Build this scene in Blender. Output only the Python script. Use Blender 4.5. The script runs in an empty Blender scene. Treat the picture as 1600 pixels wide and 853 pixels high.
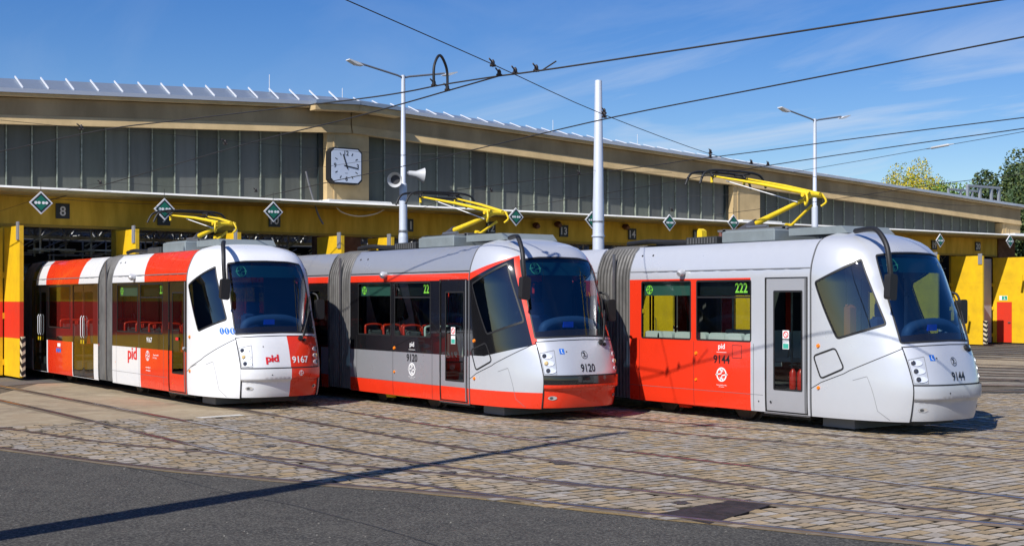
import bpy, bmesh, math, random
from mathutils import Vector, Matrix
from mathutils.geometry import delaunay_2d_cdt
R = math.radians
random.seed(7)
sc = bpy.context.scene
COL = sc.collection
# ------------------------------------------------------------------ camera
CZ = 2.15; YAW = R(35.6); FPX = 2029.0; HOR = 466.0
S_, C_ = math.sin(YAW), math.cos(YAW)
cam = bpy.data.cameras.new('camera'); co = bpy.data.objects.new('camera', cam); COL.objects.link(co)
co.location = (0, 0, CZ); co.rotation_euler = (R(90), 0, -YAW)
cam.sensor_width = 36; cam.lens = FPX / 1600 * 36; cam.shift_y = (HOR - 426.5) / 1600
cam.clip_start = .1; cam.clip_end = 3000
sc.camera = co
# ------------------------------------------------------------------ light and sky
SX, SY = 1.05, .36                       # shadow displacement per metre of height
el = math.atan(1 / math.hypot(SX, SY))
sd = Vector((-SX, -SY, 1)).normalized()
sl = bpy.data.lights.new('sun', 'SUN'); sl.energy = 5.0; sl.angle = R(.53); sl.color = (1, .955, .88)
so = bpy.data.objects.new('sun', sl); COL.objects.link(so)
so.rotation_euler = sd.to_track_quat('Z', 'Y').to_euler(); so.location = (-20, -10, 30)
w = bpy.data.worlds.new('World'); sc.world = w; w.use_nodes = True
nt = w.node_tree; N = nt.nodes; Lk = nt.links; N.clear()
def nd(tree, t, **k):
    n = tree.nodes.new(t)
    for a, b in k.items(): setattr(n, a, b)
    return n
out = nd(nt, 'ShaderNodeOutputWorld'); bg = nd(nt, 'ShaderNodeBackground'); bg.inputs[1].default_value = .070
sky = nd(nt, 'ShaderNodeTexSky', sky_type='NISHITA'); sky.sun_disc = False
sky.sun_elevation = el; sky.sun_rotation = math.atan2(-SX, -SY); sky.altitude = 250
sky.air_density = 1.0; sky.dust_density = .35; sky.ozone_density = 2.6
tc = nd(nt, 'ShaderNodeTexCoord'); sep = nd(nt, 'ShaderNodeSeparateXYZ'); Lk.new(tc.outputs['Generated'], sep.inputs[0])
zz = nd(nt, 'ShaderNodeMath', operation='MAXIMUM'); zz.inputs[1].default_value = .02; Lk.new(sep.outputs[2], zz.inputs[0])
za = nd(nt, 'ShaderNodeMath', operation='ADD'); za.inputs[1].default_value = .12; Lk.new(zz.outputs[0], za.inputs[0])
dx = nd(nt, 'ShaderNodeMath', operation='DIVIDE'); dy = nd(nt, 'ShaderNodeMath', operation='DIVIDE')
Lk.new(sep.outputs[0], dx.inputs[0]); Lk.new(za.outputs[0], dx.inputs[1]); Lk.new(sep.outputs[1], dy.inputs[0]); Lk.new(za.outputs[0], dy.inputs[1])
cb = nd(nt, 'ShaderNodeCombineXYZ'); Lk.new(dx.outputs[0], cb.inputs[0]); Lk.new(dy.outputs[0], cb.inputs[1])
mp = nd(nt, 'ShaderNodeMapping'); Lk.new(cb.outputs[0], mp.inputs[0]); mp.inputs['Rotation'].default_value = (0, 0, R(38)); mp.inputs['Scale'].default_value = (1.3, .5, 1)
mp.inputs['Location'].default_value = (.9, 1.7, 0)
n1 = nd(nt, 'ShaderNodeTexNoise'); n1.inputs['Scale'].default_value = 1.15; n1.inputs['Detail'].default_value = 9; n1.inputs['Roughness'].default_value = .58; n1.inputs['Distortion'].default_value = .9
Lk.new(mp.outputs[0], n1.inputs['Vector'])
n2 = nd(nt, 'ShaderNodeTexNoise'); n2.inputs['Scale'].default_value = .42; n2.inputs['Detail'].default_value = 3; Lk.new(mp.outputs[0], n2.inputs['Vector'])
r1 = nd(nt, 'ShaderNodeMapRange'); r1.inputs[1].default_value = .48; r1.inputs[2].default_value = .80; Lk.new(n1.outputs[0], r1.inputs[0])
r2 = nd(nt, 'ShaderNodeMapRange'); r2.inputs[1].default_value = .30; r2.inputs[2].default_value = .56; Lk.new(n2.outputs[0], r2.inputs[0])
mu = nd(nt, 'ShaderNodeMath', operation='MULTIPLY'); Lk.new(r1.outputs[0], mu.inputs[0]); Lk.new(r2.outputs[0], mu.inputs[1])
dt = nd(nt, 'ShaderNodeVectorMath', operation='DOT_PRODUCT'); Lk.new(tc.outputs['Generated'], dt.inputs[0]); dt.inputs[1].default_value = (.86, .51, 0)
dm = nd(nt, 'ShaderNodeMapRange'); dm.inputs[1].default_value = .84; dm.inputs[2].default_value = .99; dm.inputs[3].default_value = .15; dm.inputs[4].default_value = 1.15; Lk.new(dt.outputs['Value'], dm.inputs[0])
mu2 = nd(nt, 'ShaderNodeMath', operation='MULTIPLY'); mu2.use_clamp = True; Lk.new(dm.outputs[0], mu2.inputs[1]); Lk.new(mu.outputs[0], mu2.inputs[0])
mx = nd(nt, 'ShaderNodeMix', data_type='RGBA'); Lk.new(mu2.outputs[0], mx.inputs['Factor'])
hsv = nd(nt, 'ShaderNodeHueSaturation'); hsv.inputs['Saturation'].default_value = 1.42; hsv.inputs['Hue'].default_value = .517; hsv.inputs['Value'].default_value = 1.48; Lk.new(sky.outputs[0], hsv.inputs['Color']); Lk.new(hsv.outputs[0], mx.inputs['A']); mx.inputs['B'].default_value = (9.5, 10.2, 11.4, 1)
Lk.new(mx.outputs['Result'], bg.inputs[0]); Lk.new(bg.outputs[0], out.inputs[0])
sc.view_settings.view_transform = 'Standard'; sc.view_settings.look = 'None'; sc.view_settings.exposure = .12; sc.view_settings.gamma = 1
sc.view_settings.use_curve_mapping = False
sc.render.engine = 'CYCLES'; sc.cycles.max_bounces = 8; sc.cycles.transparent_max_bounces = 16
sc.cycles.caustics_reflective = False; sc.cycles.caustics_refractive = False

# ------------------------------------------------------------------ pixel -> place helpers
def ray(u, v): return (S_ * FPX + C_ * (u - 800), C_ * FPX - S_ * (u - 800), HOR - v)
def G(u, v, z=0.0):
    r = ray(u, v); t = (z - CZ) / r[2]; return (r[0] * t, r[1] * t, z)
def PY(u, v, Y):
    r = ray(u, v); t = Y / r[1]; return (r[0] * t, Y, CZ + r[2] * t)

# ------------------------------------------------------------------ materials
MATS = {}
def M(name, col, rough=.5, metal=0.0, var=0.0, scale=3.0, bump=0.0, bscale=40.0, col2=None, spec=.5, coat=0.0, emit=0.0, stretch=(1, 1, 1), attr=None, rnd=0.0, obj=True):
    if name in MATS: return MATS[name]
    m = bpy.data.materials.new(name); m.use_nodes = True; t = m.node_tree; b = t.nodes['Principled BSDF']
    b.inputs['Base Color'].default_value = (*col, 1); b.inputs['Roughness'].default_value = rough; b.inputs['Metallic'].default_value = metal
    b.inputs['Specular IOR Level'].default_value = spec; b.inputs['Coat Weight'].default_value = coat; b.inputs['Coat Roughness'].default_value = .04
    if emit: b.inputs['Emission Color'].default_value = (*col, 1); b.inputs['Emission Strength'].default_value = emit
    c = nd(t, 'ShaderNodeTexCoord'); mpn = nd(t, 'ShaderNodeMapping'); t.links.new(c.outputs['Object'], mpn.inputs[0]); mpn.inputs['Scale'].default_value = stretch
    src = None
    if var or col2:
        no = nd(t, 'ShaderNodeTexNoise'); no.inputs['Scale'].default_value = scale; no.inputs['Detail'].default_value = 7; no.inputs['Roughness'].default_value = .62
        t.links.new(mpn.outputs[0], no.inputs['Vector'])
        mr = nd(t, 'ShaderNodeMapRange'); mr.inputs[1].default_value = .36; mr.inputs[2].default_value = .64; t.links.new(no.outputs[0], mr.inputs[0])
        mi = nd(t, 'ShaderNodeMix', data_type='RGBA'); t.links.new(mr.outputs[0], mi.inputs['Factor'])
        c2 = col2 or tuple(x * (1 - var) for x in col)
        mi.inputs['A'].default_value = (*c2, 1); mi.inputs['B'].default_value = (*col, 1); src = mi.outputs['Result']
        ro = nd(t, 'ShaderNodeMapRange'); ro.inputs[3].default_value = min(1, rough * 1.25); ro.inputs[4].default_value = rough * .9
        t.links.new(mr.outputs[0], ro.inputs[0]); t.links.new(ro.outputs[0], b.inputs['Roughness'])
    if attr or rnd:
        hs = nd(t, 'ShaderNodeHueSaturation')
        if attr: a = nd(t, 'ShaderNodeAttribute'); a.attribute_name = attr; f = a.outputs['Fac']
        else: a = nd(t, 'ShaderNodeObjectInfo'); f = a.outputs['Random']
        k = rnd or .5
        vr = nd(t, 'ShaderNodeMapRange'); vr.inputs[3].default_value = 1 - k; vr.inputs[4].default_value = 1 + k * .8; t.links.new(f, vr.inputs[0]); t.links.new(vr.outputs[0], hs.inputs['Value'])
        fr = nd(t, 'ShaderNodeMath', operation='MULTIPLY'); fr.inputs[1].default_value = 7.31; t.links.new(f, fr.inputs[0])
        ff = nd(t, 'ShaderNodeMath', operation='FRACT'); t.links.new(fr.outputs[0], ff.inputs[0])
        sr = nd(t, 'ShaderNodeMapRange'); sr.inputs[3].default_value = .35; sr.inputs[4].default_value = 1.05; t.links.new(ff.outputs[0], sr.inputs[0]); t.links.new(sr.outputs[0], hs.inputs['Saturation'])
        if src: t.links.new(src, hs.inputs['Color'])
        else: hs.inputs['Color'].default_value = (*col, 1)
        src = hs.outputs[0]
    if src: t.links.new(src, b.inputs['Base Color'])
    if bump:
        nb = nd(t, 'ShaderNodeTexNoise'); nb.inputs['Scale'].default_value = bscale; nb.inputs['Detail'].default_value = 5; t.links.new(mpn.outputs[0], nb.inputs['Vector'])
        bu = nd(t, 'ShaderNodeBump'); bu.inputs['Strength'].default_value = bump; bu.inputs['Distance'].default_value = .02
        t.links.new(nb.outputs[0], bu.inputs['Height']); t.links.new(bu.outputs[0], b.inputs['Normal'])
    MATS[name] = m; return m
def glass(name, tint, base=.05):
    m = bpy.data.materials.new(name); m.use_nodes = True; t = m.node_tree; t.nodes.clear()
    o = nd(t, 'ShaderNodeOutputMaterial'); tr = nd(t, 'ShaderNodeBsdfTransparent'); tr.inputs[0].default_value = (*tint, 1)
    gl = nd(t, 'ShaderNodeBsdfGlossy'); gl.inputs['Roughness'].default_value = .015; gl.inputs[0].default_value = (.95, .97, 1, 1)
    lw = nd(t, 'ShaderNodeLayerWeight'); lw.inputs[0].default_value = .5
    fr = nd(t, 'ShaderNodeMath', operation='POWER'); fr.inputs[1].default_value = 4.2; t.links.new(lw.outputs['Facing'], fr.inputs[0])
    ad = nd(t, 'ShaderNodeMath', operation='ADD'); ad.inputs[1].default_value = base + .04; ad.use_clamp = True; t.links.new(fr.outputs[0], ad.inputs[0])
    mi = nd(t, 'ShaderNodeMixShader'); t.links.new(ad.outputs[0], mi.inputs[0]); t.links.new(tr.outputs[0], mi.inputs[1]); t.links.new(gl.outputs[0], mi.inputs[2])
    t.links.new(mi.outputs[0], o.inputs[0]); MATS[name] = m; return m
glass('glass_side', (.60, .68, .65), .01); glass('glass_front', (.38, .54, .70), .075); glass('glass_dark', (.13, .14, .13), .06)
WHITE = M('paint_white', (.80, .81, .83), .28, 0, .05, 2.0, coat=.5, spec=.5)
RED = M('paint_red', (.80, .040, .012), .27, 0, .06, 2.0, coat=.5)
SILV = M('paint_silver', (.60, .62, .66), .30, .30, .04, 1.5, coat=.5)
SILVD = M('paint_grey_metallic', (.42, .435, .47), .30, .45, .05, 1.5, coat=.5)
BLKP = M('paint_black_gloss', (.010, .010, .012), .10, 0, .1, 3.0, coat=1)
BLK = M('black_rubber', (.014, .014, .015), .55)
SEAM = M('dark_gap', (.02, .02, .022), .7)
SEAML = M('grey_gap', (.16, .165, .175), .6)
DARK = M('under_dark', (.035, .033, .031), .75, 0, .4, 6)
METAL = M('bare_metal', (.35, .35, .36), .4, .8, .3, 8)
INT = M('interior_grey', (.30, .32, .32), .7)
INTD = M('interior_dark', (.06, .065, .07), .7)
YEL = M('yellow_paint', (.86, .535, .015), .45, 0, .22, 1.6, bump=.05, bscale=8)
YELP = M('pantograph_yellow', (.88, .62, .02), .4, 0, .15, 9)
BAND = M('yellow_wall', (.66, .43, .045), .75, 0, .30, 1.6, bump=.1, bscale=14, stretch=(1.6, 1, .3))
REDD = M('door_red', (.72, .04, .015), .5, 0, .12, 1.4)
BEIGE = M('plaster_beige', (.39, .29, .155), .85, 0, .34, .9, bump=.12, bscale=18, stretch=(1, 1, .35))
TAN = M('plaster_pale', (.60, .44, .225), .85, 0, .22, 1.4, bump=.1, bscale=20)  # pale plaster; on the beam's lower strip it stands for sunlight
BRICK = M('brown_brick', (.16, .07, .035), .85, 0, .3, 5, bump=.3, bscale=30)
ZINC = M('zinc_roof', (.34, .41, .50), .42, .55, .18, 1.5)
RIB = M('roof_seam', (.78, .80, .84), .4, .2)
FLASH = M('flashing_white', (.85, .85, .82), .5, 0, .25, 3, stretch=(.4, 1, 3))
PANE = M('pane_grey', (.128, .142, .118), .5, 0, .18, .9, rnd=.26, stretch=(3.5, 1, .35), spec=.15)
MULL = M('mullion', (.30, .34, .28), .6, 0, .5, 9)
GALV = M('galvanised', (.60, .65, .74), .5, .15, .10, 3, stretch=(1, 1, .3), bump=.05)
WIRE = M('wire', (.035, .033, .032), .6, .3)
GREENW = M('led_green_dim', (.10, .40, .16), .5, emit=.12)
BOARD = M('display_board', (.008, .05, .035), .35, emit=0)
for _m in ('paint_white', 'paint_red', 'paint_silver', 'paint_grey_metallic'):
    tt = MATS[_m].node_tree; nb = nd(tt, 'ShaderNodeTexNoise'); nb.inputs['Scale'].default_value = 1.7; nb.inputs['Detail'].default_value = 2; cc = nd(tt, 'ShaderNodeTexCoord'); tt.links.new(cc.outputs['Object'], nb.inputs['Vector']); bu = nd(tt, 'ShaderNodeBump'); bu.inputs['Strength'].default_value = .22; bu.inputs['Distance'].default_value = .03; tt.links.new(nb.outputs[0], bu.inputs['Height']); tt.links.new(bu.outputs[0], tt.nodes['Principled BSDF'].inputs['Normal'])
GREENL = M('led_green', (.42, .95, .10), .5, emit=.38)
LETW = M('letter_white', (.85, .85, .85), .5)
LETB = M('letter_black', (.012, .013, .016), .4)
LETR = M('letter_red', (.72, .025, .03), .4)
BLUE = M('sticker_blue', (.02, .16, .62), .4)
BLUES = M('dashboard_blue', (.06, .10, .15), .6)
BLUEC = M('card_blue', (.02, .09, .62), .5)
ORANGE = M('orange_lens', (.85, .22, .01), .3)
SIGNG = M('sign_green', (.008, .16, .10), .4)
CLKF = M('clock_face', (.54, .61, .74), .4)

# ------------------------------------------------------------------ object helpers
def link(o, parent=None):
    COL.objects.link(o)
    if parent: o.parent = parent
    return o
def tag(o, label=None, cat=None, group=None, kind=None):
    if label: o['label'] = label
    if cat: o['category'] = cat
    if group: o['group'] = group
    if kind: o['kind'] = kind
    return o
def empty(name, loc, rz=0, label=None, cat=None, group=None, kind=None):
    o = bpy.data.objects.new(name, None); o.empty_display_size = .2; link(o); o.location = loc; o.rotation_euler = (0, 0, rz)
    return tag(o, label, cat, group, kind)
def mesh(name, V, Fc, mat, parent=None, idx=None, smooth=False):
    me = bpy.data.meshes.new(name); me.from_pydata([tuple(v) for v in V], [], [tuple(f) for f in Fc])
    for m in (mat if isinstance(mat, (list, tuple)) else [mat]): me.materials.append(m)
    if idx: me.polygons.foreach_set('material_index', idx)
    if smooth: me.polygons.foreach_set('use_smooth', [True] * len(me.polygons))
    me.update(); o = bpy.data.objects.new(name, me); return link(o, parent)
class MB:
    def __init__(s): s.V = []; s.F = []; s.sm = []
    def add(s, V, F, smooth=False):
        n = len(s.V); s.V += [tuple(v) for v in V]; s.F += [tuple(i + n for i in f) for f in F]; s.sm += [smooth] * len(F); return s
    def box(s, a, b, ch=0):
        x0, x1 = sorted((a[0], b[0])); y0, y1 = sorted((a[1], b[1])); z0, z1 = sorted((a[2], b[2]))
        if not ch:
            V = [(x, y, z) for z in (z0, z1) for (x, y) in ((x0, y0), (x1, y0), (x1, y1), (x0, y1))]
            return s.add(V, [(3, 2, 1, 0), (4, 5, 6, 7), (0, 1, 5, 4), (1, 2, 6, 5), (2, 3, 7, 6), (3, 0, 4, 7)])
        V = []
        def ring(ax, z): return [(x0 + ax + ch, y0 + ax, z), (x1 - ax - ch, y0 + ax, z), (x1 - ax, y0 + ax + ch, z), (x1 - ax, y1 - ax - ch, z), (x1 - ax - ch, y1 - ax, z), (x0 + ax + ch, y1 - ax, z), (x0 + ax, y1 - ax - ch, z), (x0 + ax, y0 + ax + ch, z)]
        V = ring(ch, z0) + ring(0, z0 + ch) + ring(0, z1 - ch) + ring(ch, z1)
        F = [tuple(range(7, -1, -1)), tuple(range(24, 32))]
        for k in range(3):
            for i in range(8): j = (i + 1) % 8; F.append((k * 8 + i, k * 8 + j, k * 8 + 8 + j, k * 8 + 8 + i))
        return s.add(V, F)
    def tube(s, pts, r, n=8, cap=True, smooth=True):
        pts = [Vector(p) for p in pts]; rs = r if isinstance(r, (list, tuple)) else [r] * len(pts); V = []; F = []
        up = None
        for i, p in enumerate(pts):
            d = (pts[min(i + 1, len(pts) - 1)] - pts[max(i - 1, 0)]).normalized()
            if up is None: up = Vector((0, 0, 1)) if abs(d.z) < .9 else Vector((1, 0, 0))
            u = d.cross(up).normalized(); v = u.cross(d).normalized(); up = v
            for k in range(n):
                a = 2 * math.pi * k / n; V.append(p + (u * math.cos(a) + v * math.sin(a)) * rs[i])
        for i in range(len(pts) - 1):
            for k in range(n): j = (k + 1) % n; F.append((i * n + k, (i + 1) * n + k, (i + 1) * n + j, i * n + j))
        s.add(V, F, smooth)
        if cap: s.add(V[:n], [tuple(range(n))]); s.add(V[-n:], [tuple(range(n - 1, -1, -1))])
        return s
    def prism(s, poly, f0, f1):      # poly 2D; f0, f1 map 2D -> 3D for the two ends
        n = len(poly); V = [f0(*p) for p in poly] + [f1(*p) for p in poly]
        return s.add(V, [tuple(range(n - 1, -1, -1)), tuple(range(n, 2 * n))] + [(i, (i + 1) % n, n + (i + 1) % n, n + i) for i in range(n)])
    def build(s, name, mat, parent=None, loc=None):
        o = mesh(name, s.V, s.F, mat, parent)
        o.data.polygons.foreach_set('use_smooth', s.sm)
        bm = bmesh.new(); bm.from_mesh(o.data); bmesh.ops.recalc_face_normals(bm, faces=bm.faces); bm.to_mesh(o.data); bm.free()
        if loc: o.location = loc
        return o
def box(name, a, b, mat, parent=None, ch=0): return MB().box(a, b, ch).build(name, mat, parent)
def tube(name, pts, r, mat, parent=None, n=8): return MB().tube(pts, r, n).build(name, mat, parent)
def smooth_path(P, k=6):
    P = [Vector(p) for p in P]; out = []
    for i in range(len(P) - 1):
        a, b, c, d = P[max(i - 1, 0)], P[i], P[i + 1], P[min(i + 2, len(P) - 1)]
        for j in range(k):
            t = j / k; out.append(.5 * ((2 * b) + (c - a) * t + (2 * a - 5 * b + 4 * c - d) * t * t + (3 * b - a - 3 * c + d) * t ** 3))
    return out + [P[-1]]
_txt = {}
def text2d(s):
    if s in _txt: return _txt[s]
    cu = bpy.data.curves.new('t', 'FONT'); cu.body = s; cu.align_x = 'CENTER'; cu.align_y = 'CENTER'; cu.size = 1; cu.resolution_u = 3; cu.offset = .018
    o = bpy.data.objects.new('t', cu); COL.objects.link(o); dg = bpy.context.evaluated_depsgraph_get(); me = bpy.data.meshes.new_from_object(o.evaluated_get(dg))
    V = [(v.co.x, v.co.y) for v in me.vertices]; F = [tuple(p.vertices) for p in me.polygons]
    ys = [v[1] for v in V]; xs = [v[0] for v in V]; cx = (min(xs) + max(xs)) / 2; cy = (min(ys) + max(ys)) / 2; h = max(ys) - min(ys)
    V = [((x - cx) / h, (y - cy) / h) for x, y in V]
    bpy.data.objects.remove(o); bpy.data.curves.remove(cu); bpy.data.meshes.remove(me); _txt[s] = (V, F); return V, F
class D2:      # flat marks as 2D faces
    def __init__(s): s.V = []; s.F = []
    def add(s, V, F): n = len(s.V); s.V += V; s.F += [tuple(i + n for i in f) for f in F]; return s
    def text(s, t, cx, cy, h, sx=1.0, bold=0): V, F = text2d(t); return s.add([(cx + x * h * sx, cy + y * h) for x, y in V], F)
    def ring(s, cx, cy, r0, r1, n=28, sx=1.0):
        V = [];
        for k in range(n): a = 2 * math.pi * k / n; V += [(cx + sx * r0 * math.cos(a), cy + r0 * math.sin(a)), (cx + sx * r1 * math.cos(a), cy + r1 * math.sin(a))]
        return s.add(V, [(2 * k, 2 * k + 1, (2 * k + 3) % (2 * n), (2 * k + 2) % (2 * n)) for k in range(n)])
    def disc(s, cx, cy, r, n=20, sx=1.0): return s.add([(cx + sx * r * math.cos(2 * math.pi * k / n), cy + r * math.sin(2 * math.pi * k / n)) for k in range(n)], [tuple(range(n))])
    def poly(s, P): return s.add([tuple(p) for p in P], [tuple(range(len(P)))])
    def stroke(s, P, w):
        for a, b in zip(P[:-1], P[1:]):
            d = math.hypot(b[0] - a[0], b[1] - a[1]) or 1; nx, ny = -(b[1] - a[1]) / d * w / 2, (b[0] - a[0]) / d * w / 2
            s.poly([(a[0] + nx, a[1] + ny), (a[0] - nx, a[1] - ny), (b[0] - nx, b[1] - ny), (b[0] + nx, b[1] + ny)])
        return s
    def rect(s, x0, y0, x1, y1): return s.poly([(x0, y0), (x1, y0), (x1, y1), (x0, y1)])
    def build(s, name, f, mat, parent): return mesh(name, [f(*v) for v in s.V], s.F, mat, parent)
def emblem(d, cx, cy, r, w=.16):   # ring crossed by two angled arrows (city transport mark)
    d.ring(cx, cy, r * (1 - w), r)
    d.stroke([(cx - 1.15 * r, cy - .05 * r), (cx - .1 * r, cy + .12 * r), (cx + .05 * r, cy + .75 * r)], r * .17)
    d.stroke([(cx + 1.15 * r, cy + .05 * r), (cx + .1 * r, cy - .12 * r), (cx - .05 * r, cy - .75 * r)], r * .17)
    d.stroke([(cx - .35 * r, cy + .5 * r), (cx + .05 * r, cy + .8 * r), (cx + .3 * r, cy + .35 * r)], r * .14)
    d.stroke([(cx + .35 * r, cy - .5 * r), (cx - .05 * r, cy - .8 * r), (cx - .3 * r, cy - .35 * r)], r * .14)
    return d
def winged(d, cx, cy, r):          # ring round a feathered arrow
    d.ring(cx, cy, r * .88, r)
    d.poly([(cx - .5 * r, cy - .62 * r), (cx - .1 * r, cy - .45 * r), (cx + .12 * r, cy + .2 * r), (cx - .15 * r, cy + .05 * r)])
    d.poly([(cx - .6 * r, cy + .45 * r), (cx + .05 * r, cy + .7 * r), (cx + .35 * r, cy + .1 * r), (cx + .1 * r, cy - .05 * r), (cx - .1 * r, cy + .3 * r)])
    d.poly([(cx + .0 * r, cy - .55 * r), (cx + .62 * r, cy - .35 * r), (cx + .5 * r, cy - .15 * r), (cx + .1 * r, cy - .35 * r)])
    return d

# ================================================================== GROUND
def P2(P): return [(p[0], p[1]) for p in P]
L1 = [(8.15, 36.9), (8.37, 27), (8.45, 23.3), (8.53, 20.4), (8.61, 16.8), (8.76, 14.5), (9.12, 12.3), (9.52, 10.8), (10.1, 9.1), (10.94, 7.07), (11.9, 5.2)]
L2 = [(6.8, 36.9), (7.1, 27), (7.17, 22), (7.17, 19.8), (7.19, 17.5), (7.27, 16.2), (7.45, 14.4), (7.7, 12.9), (8.1, 11.1), (8.6, 9.5), (9.1, 8.1), (9.6, 6.9), (10.4, 5.2)]
L3 = [(3.6, 36.9), (4.0, 29), (5.0, 24.5), (5.7, 21.7), (6.2, 19.3), (6.75, 17.7), (7.3, 16.4), (7.8, 15.0), (8.35, 13.6), (8.95, 12.1), (9.52, 10.8)]
L4 = [(2.2, 36.9), (2.7, 28), (3.7, 23.4), (4.83, 19.3), (5.6, 16.6), (6.25, 14.9), (6.95, 13.35), (7.6, 12.1), (8.1, 11.1)]
L5a = [(11.74, 36.9), (11.70, 24), (11.60, 20), (11.55, 17), (11.6, 15.3), (11.8, 13.4), (12.1, 10.8), (12.45, 8), (12.9, 5.2)]
L5b = [(10.30, 36.9), (10.26, 24), (10.17, 19.8), (10.13, 16.6), (10.2, 15), (10.35, 13.4), (10.65, 11), (11.0, 8.7), (11.3, 6.7), (11.6, 5.2)]
L6a = [(15.0, 36.9), (15.0, 20), (15.07, 17.2), (15.45, 14.9), (15.95, 12.7), (16.5, 10.6), (17.4, 8.0)]
L6b = [(13.56, 36.9), (13.56, 20), (13.75, 16.8), (14.1, 14.6), (14.6, 12.4), (15.3, 9.9), (16.3, 7.4)]
L7a = [(18.15, 36.9), (18.15, 16), (18.3, 13.5), (18.75, 11.3), (19.5, 9)]
L7b = [(16.71, 36.9), (16.71, 17), (16.85, 14.3), (17.3, 11.6), (18.0, 9.3), (18.7, 7.6)]
RAILS = [L1, L2, L3, L4, L5a, L5b, L6a, L6b, L7a, L7b]
for k, X in enumerate((22.3, 25.5, 28.8, 32.0, 35.3, 40.6, 43.9, 47.1, 50.3, 53.5)):   # tracks of the farther doors bend towards the yard throat
    for s in (-.72, .72):
        RAILS.append([(X + s, 36.9), (X + s, 31 - .1 * k), (X + s + .5, 27 - .5 * k + s * .3), (X + s + 2.2, 22.5 - .7 * k + s * .5), (X + 5 + s, 18.2 - .6 * k + s), (X + 9, 14 - .3 * k + s * 1.3), (X + 15, 9.5 + s * 1.4)])
RS = [[(p.x, p.y) for p in smooth_path([(a, b, 0) for a, b in r], 5)] for r in RAILS]

g = mesh('ground', [(-400, -100, -.03), (900, -100, -.03), (900, 1200, -.03), (-400, 1200, -.03)], [(0, 1, 2, 3)], M('far_ground', (.09, .088, .08), .9, 0, .3, .05)); tag(g, kind='structure')
def sheet(name, P, z, mat, label=None):
    me = bpy.data.meshes.new(name); bm = bmesh.new(); f = bm.faces.new([bm.verts.new((x, y, z)) for x, y in P]); f.normal_update()
    if f.normal.z < 0: f.normal_flip()
    bmesh.ops.triangulate(bm, faces=[f]); bm.to_mesh(me); bm.free(); me.materials.append(mat); o = link(bpy.data.objects.new(name, me)); tag(o, label, kind='structure'); return o
def groundmat(name, cols, scales, bump, bs):
    m = bpy.data.materials.new(name); m.use_nodes = True; t = m.node_tree; b = t.nodes['Principled BSDF']; b.inputs['Roughness'].default_value = .92; b.inputs['Specular IOR Level'].default_value = .3
    c = nd(t, 'ShaderNodeTexCoord'); prev = None
    for i, (cc, s_) in enumerate(zip(cols[1:], scales)):
        no = nd(t, 'ShaderNodeTexNoise'); no.inputs['Scale'].default_value = s_; no.inputs['Detail'].default_value = 6; no.inputs['Roughness'].default_value = .7; t.links.new(c.outputs['Object'], no.inputs['Vector'])
        mr = nd(t, 'ShaderNodeMapRange'); mr.inputs[1].default_value = .45 if s_ < 40 else .5; mr.inputs[2].default_value = .68; t.links.new(no.outputs[0], mr.inputs[0])
        mi = nd(t, 'ShaderNodeMix', data_type='RGBA'); t.links.new(mr.outputs[0], mi.inputs['Factor'])
        if prev: t.links.new(prev, mi.inputs['A'])
        else: mi.inputs['A'].default_value = (*cols[0], 1)
        mi.inputs['B'].default_value = (*cc, 1); prev = mi.outputs['Result']
    t.links.new(prev, b.inputs['Base Color'])
    nb = nd(t, 'ShaderNodeTexNoise'); nb.inputs['Scale'].default_value = bs; nb.inputs['Detail'].default_value = 6; nb.inputs['Roughness'].default_value = .75; t.links.new(c.outputs['Object'], nb.inputs['Vector'])
    bu = nd(t, 'ShaderNodeBump'); bu.inputs['Strength'].default_value = bump; bu.inputs['Distance'].default_value = .02; t.links.new(nb.outputs[0], bu.inputs['Height']); t.links.new(bu.outputs[0], b.inputs['Normal'])
    MATS[name] = m; return m
ASPH = groundmat('asphalt', [(.052, .048, .042), (.072, .066, .057), (.034, .032, .030), (.19, .18, .155)], [.45, 2.2, 38], 1.0, 45)
ASPH2 = groundmat('asphalt_pale', [(.13, .125, .115), (.095, .092, .088), (.17, .155, .13)], [.8, 4, 60], .6, 60)
SAND = groundmat('sandy_concrete', [(.35, .275, .18), (.24, .195, .135), (.42, .35, .24)], [.5, 2.4, 30], .9, 40)
SETTSIDE = M('joint_dirt', (.085, .07, .05), .95)
GRIT = groundmat('grit', [(.13, .105, .075), (.085, .07, .05), (.19, .155, .11)], [1.0, 6, 70], .8, 60)
COBFAR = groundmat('worn_setts', [(.23, .20, .155), (.15, .14, .125), (.31, .27, .20)], [.5, 3.0, 8], .6, 8)
rows = sheet('sett_bed', [(-20, 3), (28, 3), (28, 37.5), (-20, 37.5)], 0, GRIT)
sheet('worn_setts', [(28.004, -10), (110, -10), (110, 37.5), (28.004, 37.5)], 0, COBFAR)
S4 = RS[3]
asph = [(-20, -6), (14, -6), (13.4, .5)] + [(11.05, 3.9), (10.35, 5.2), (9.9, 6.1), (9.45, 7.1), (8.95, 8.25), (8.45, 9.5), (8.02, 10.75)] + [(x - .08, y) for x, y in reversed(S4[:-3])] + [(-20, 36.9)]
sheet('asphalt_yard', asph, .018, ASPH)
sandP = P2([G(-60, 632), G(60, 600), G(120, 598), G(215, 608), G(330, 620), G(455, 640), G(400, 650), G(300, 656), G(200, 657), G(110, 664), G(-60, 672)])
sheet('sandy_apron', sandP, .014, SAND)
apr = P2([G(-80, 612), G(0, 596), (8.0, 36.95), (19, 36.95), (19, 31), (12.6, 31), (10.7, 25.6), G(330, 618), G(215, 607), G(120, 597), G(60, 599)])
sheet('gravel_apron', apr, .010, ASPH2)
sheet('asphalt_lane', [(19.5, 31.0), (60, 28.5), (110, 28.5), (110, 36.95), (19.5, 36.95)], .010, ASPH2)
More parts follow.
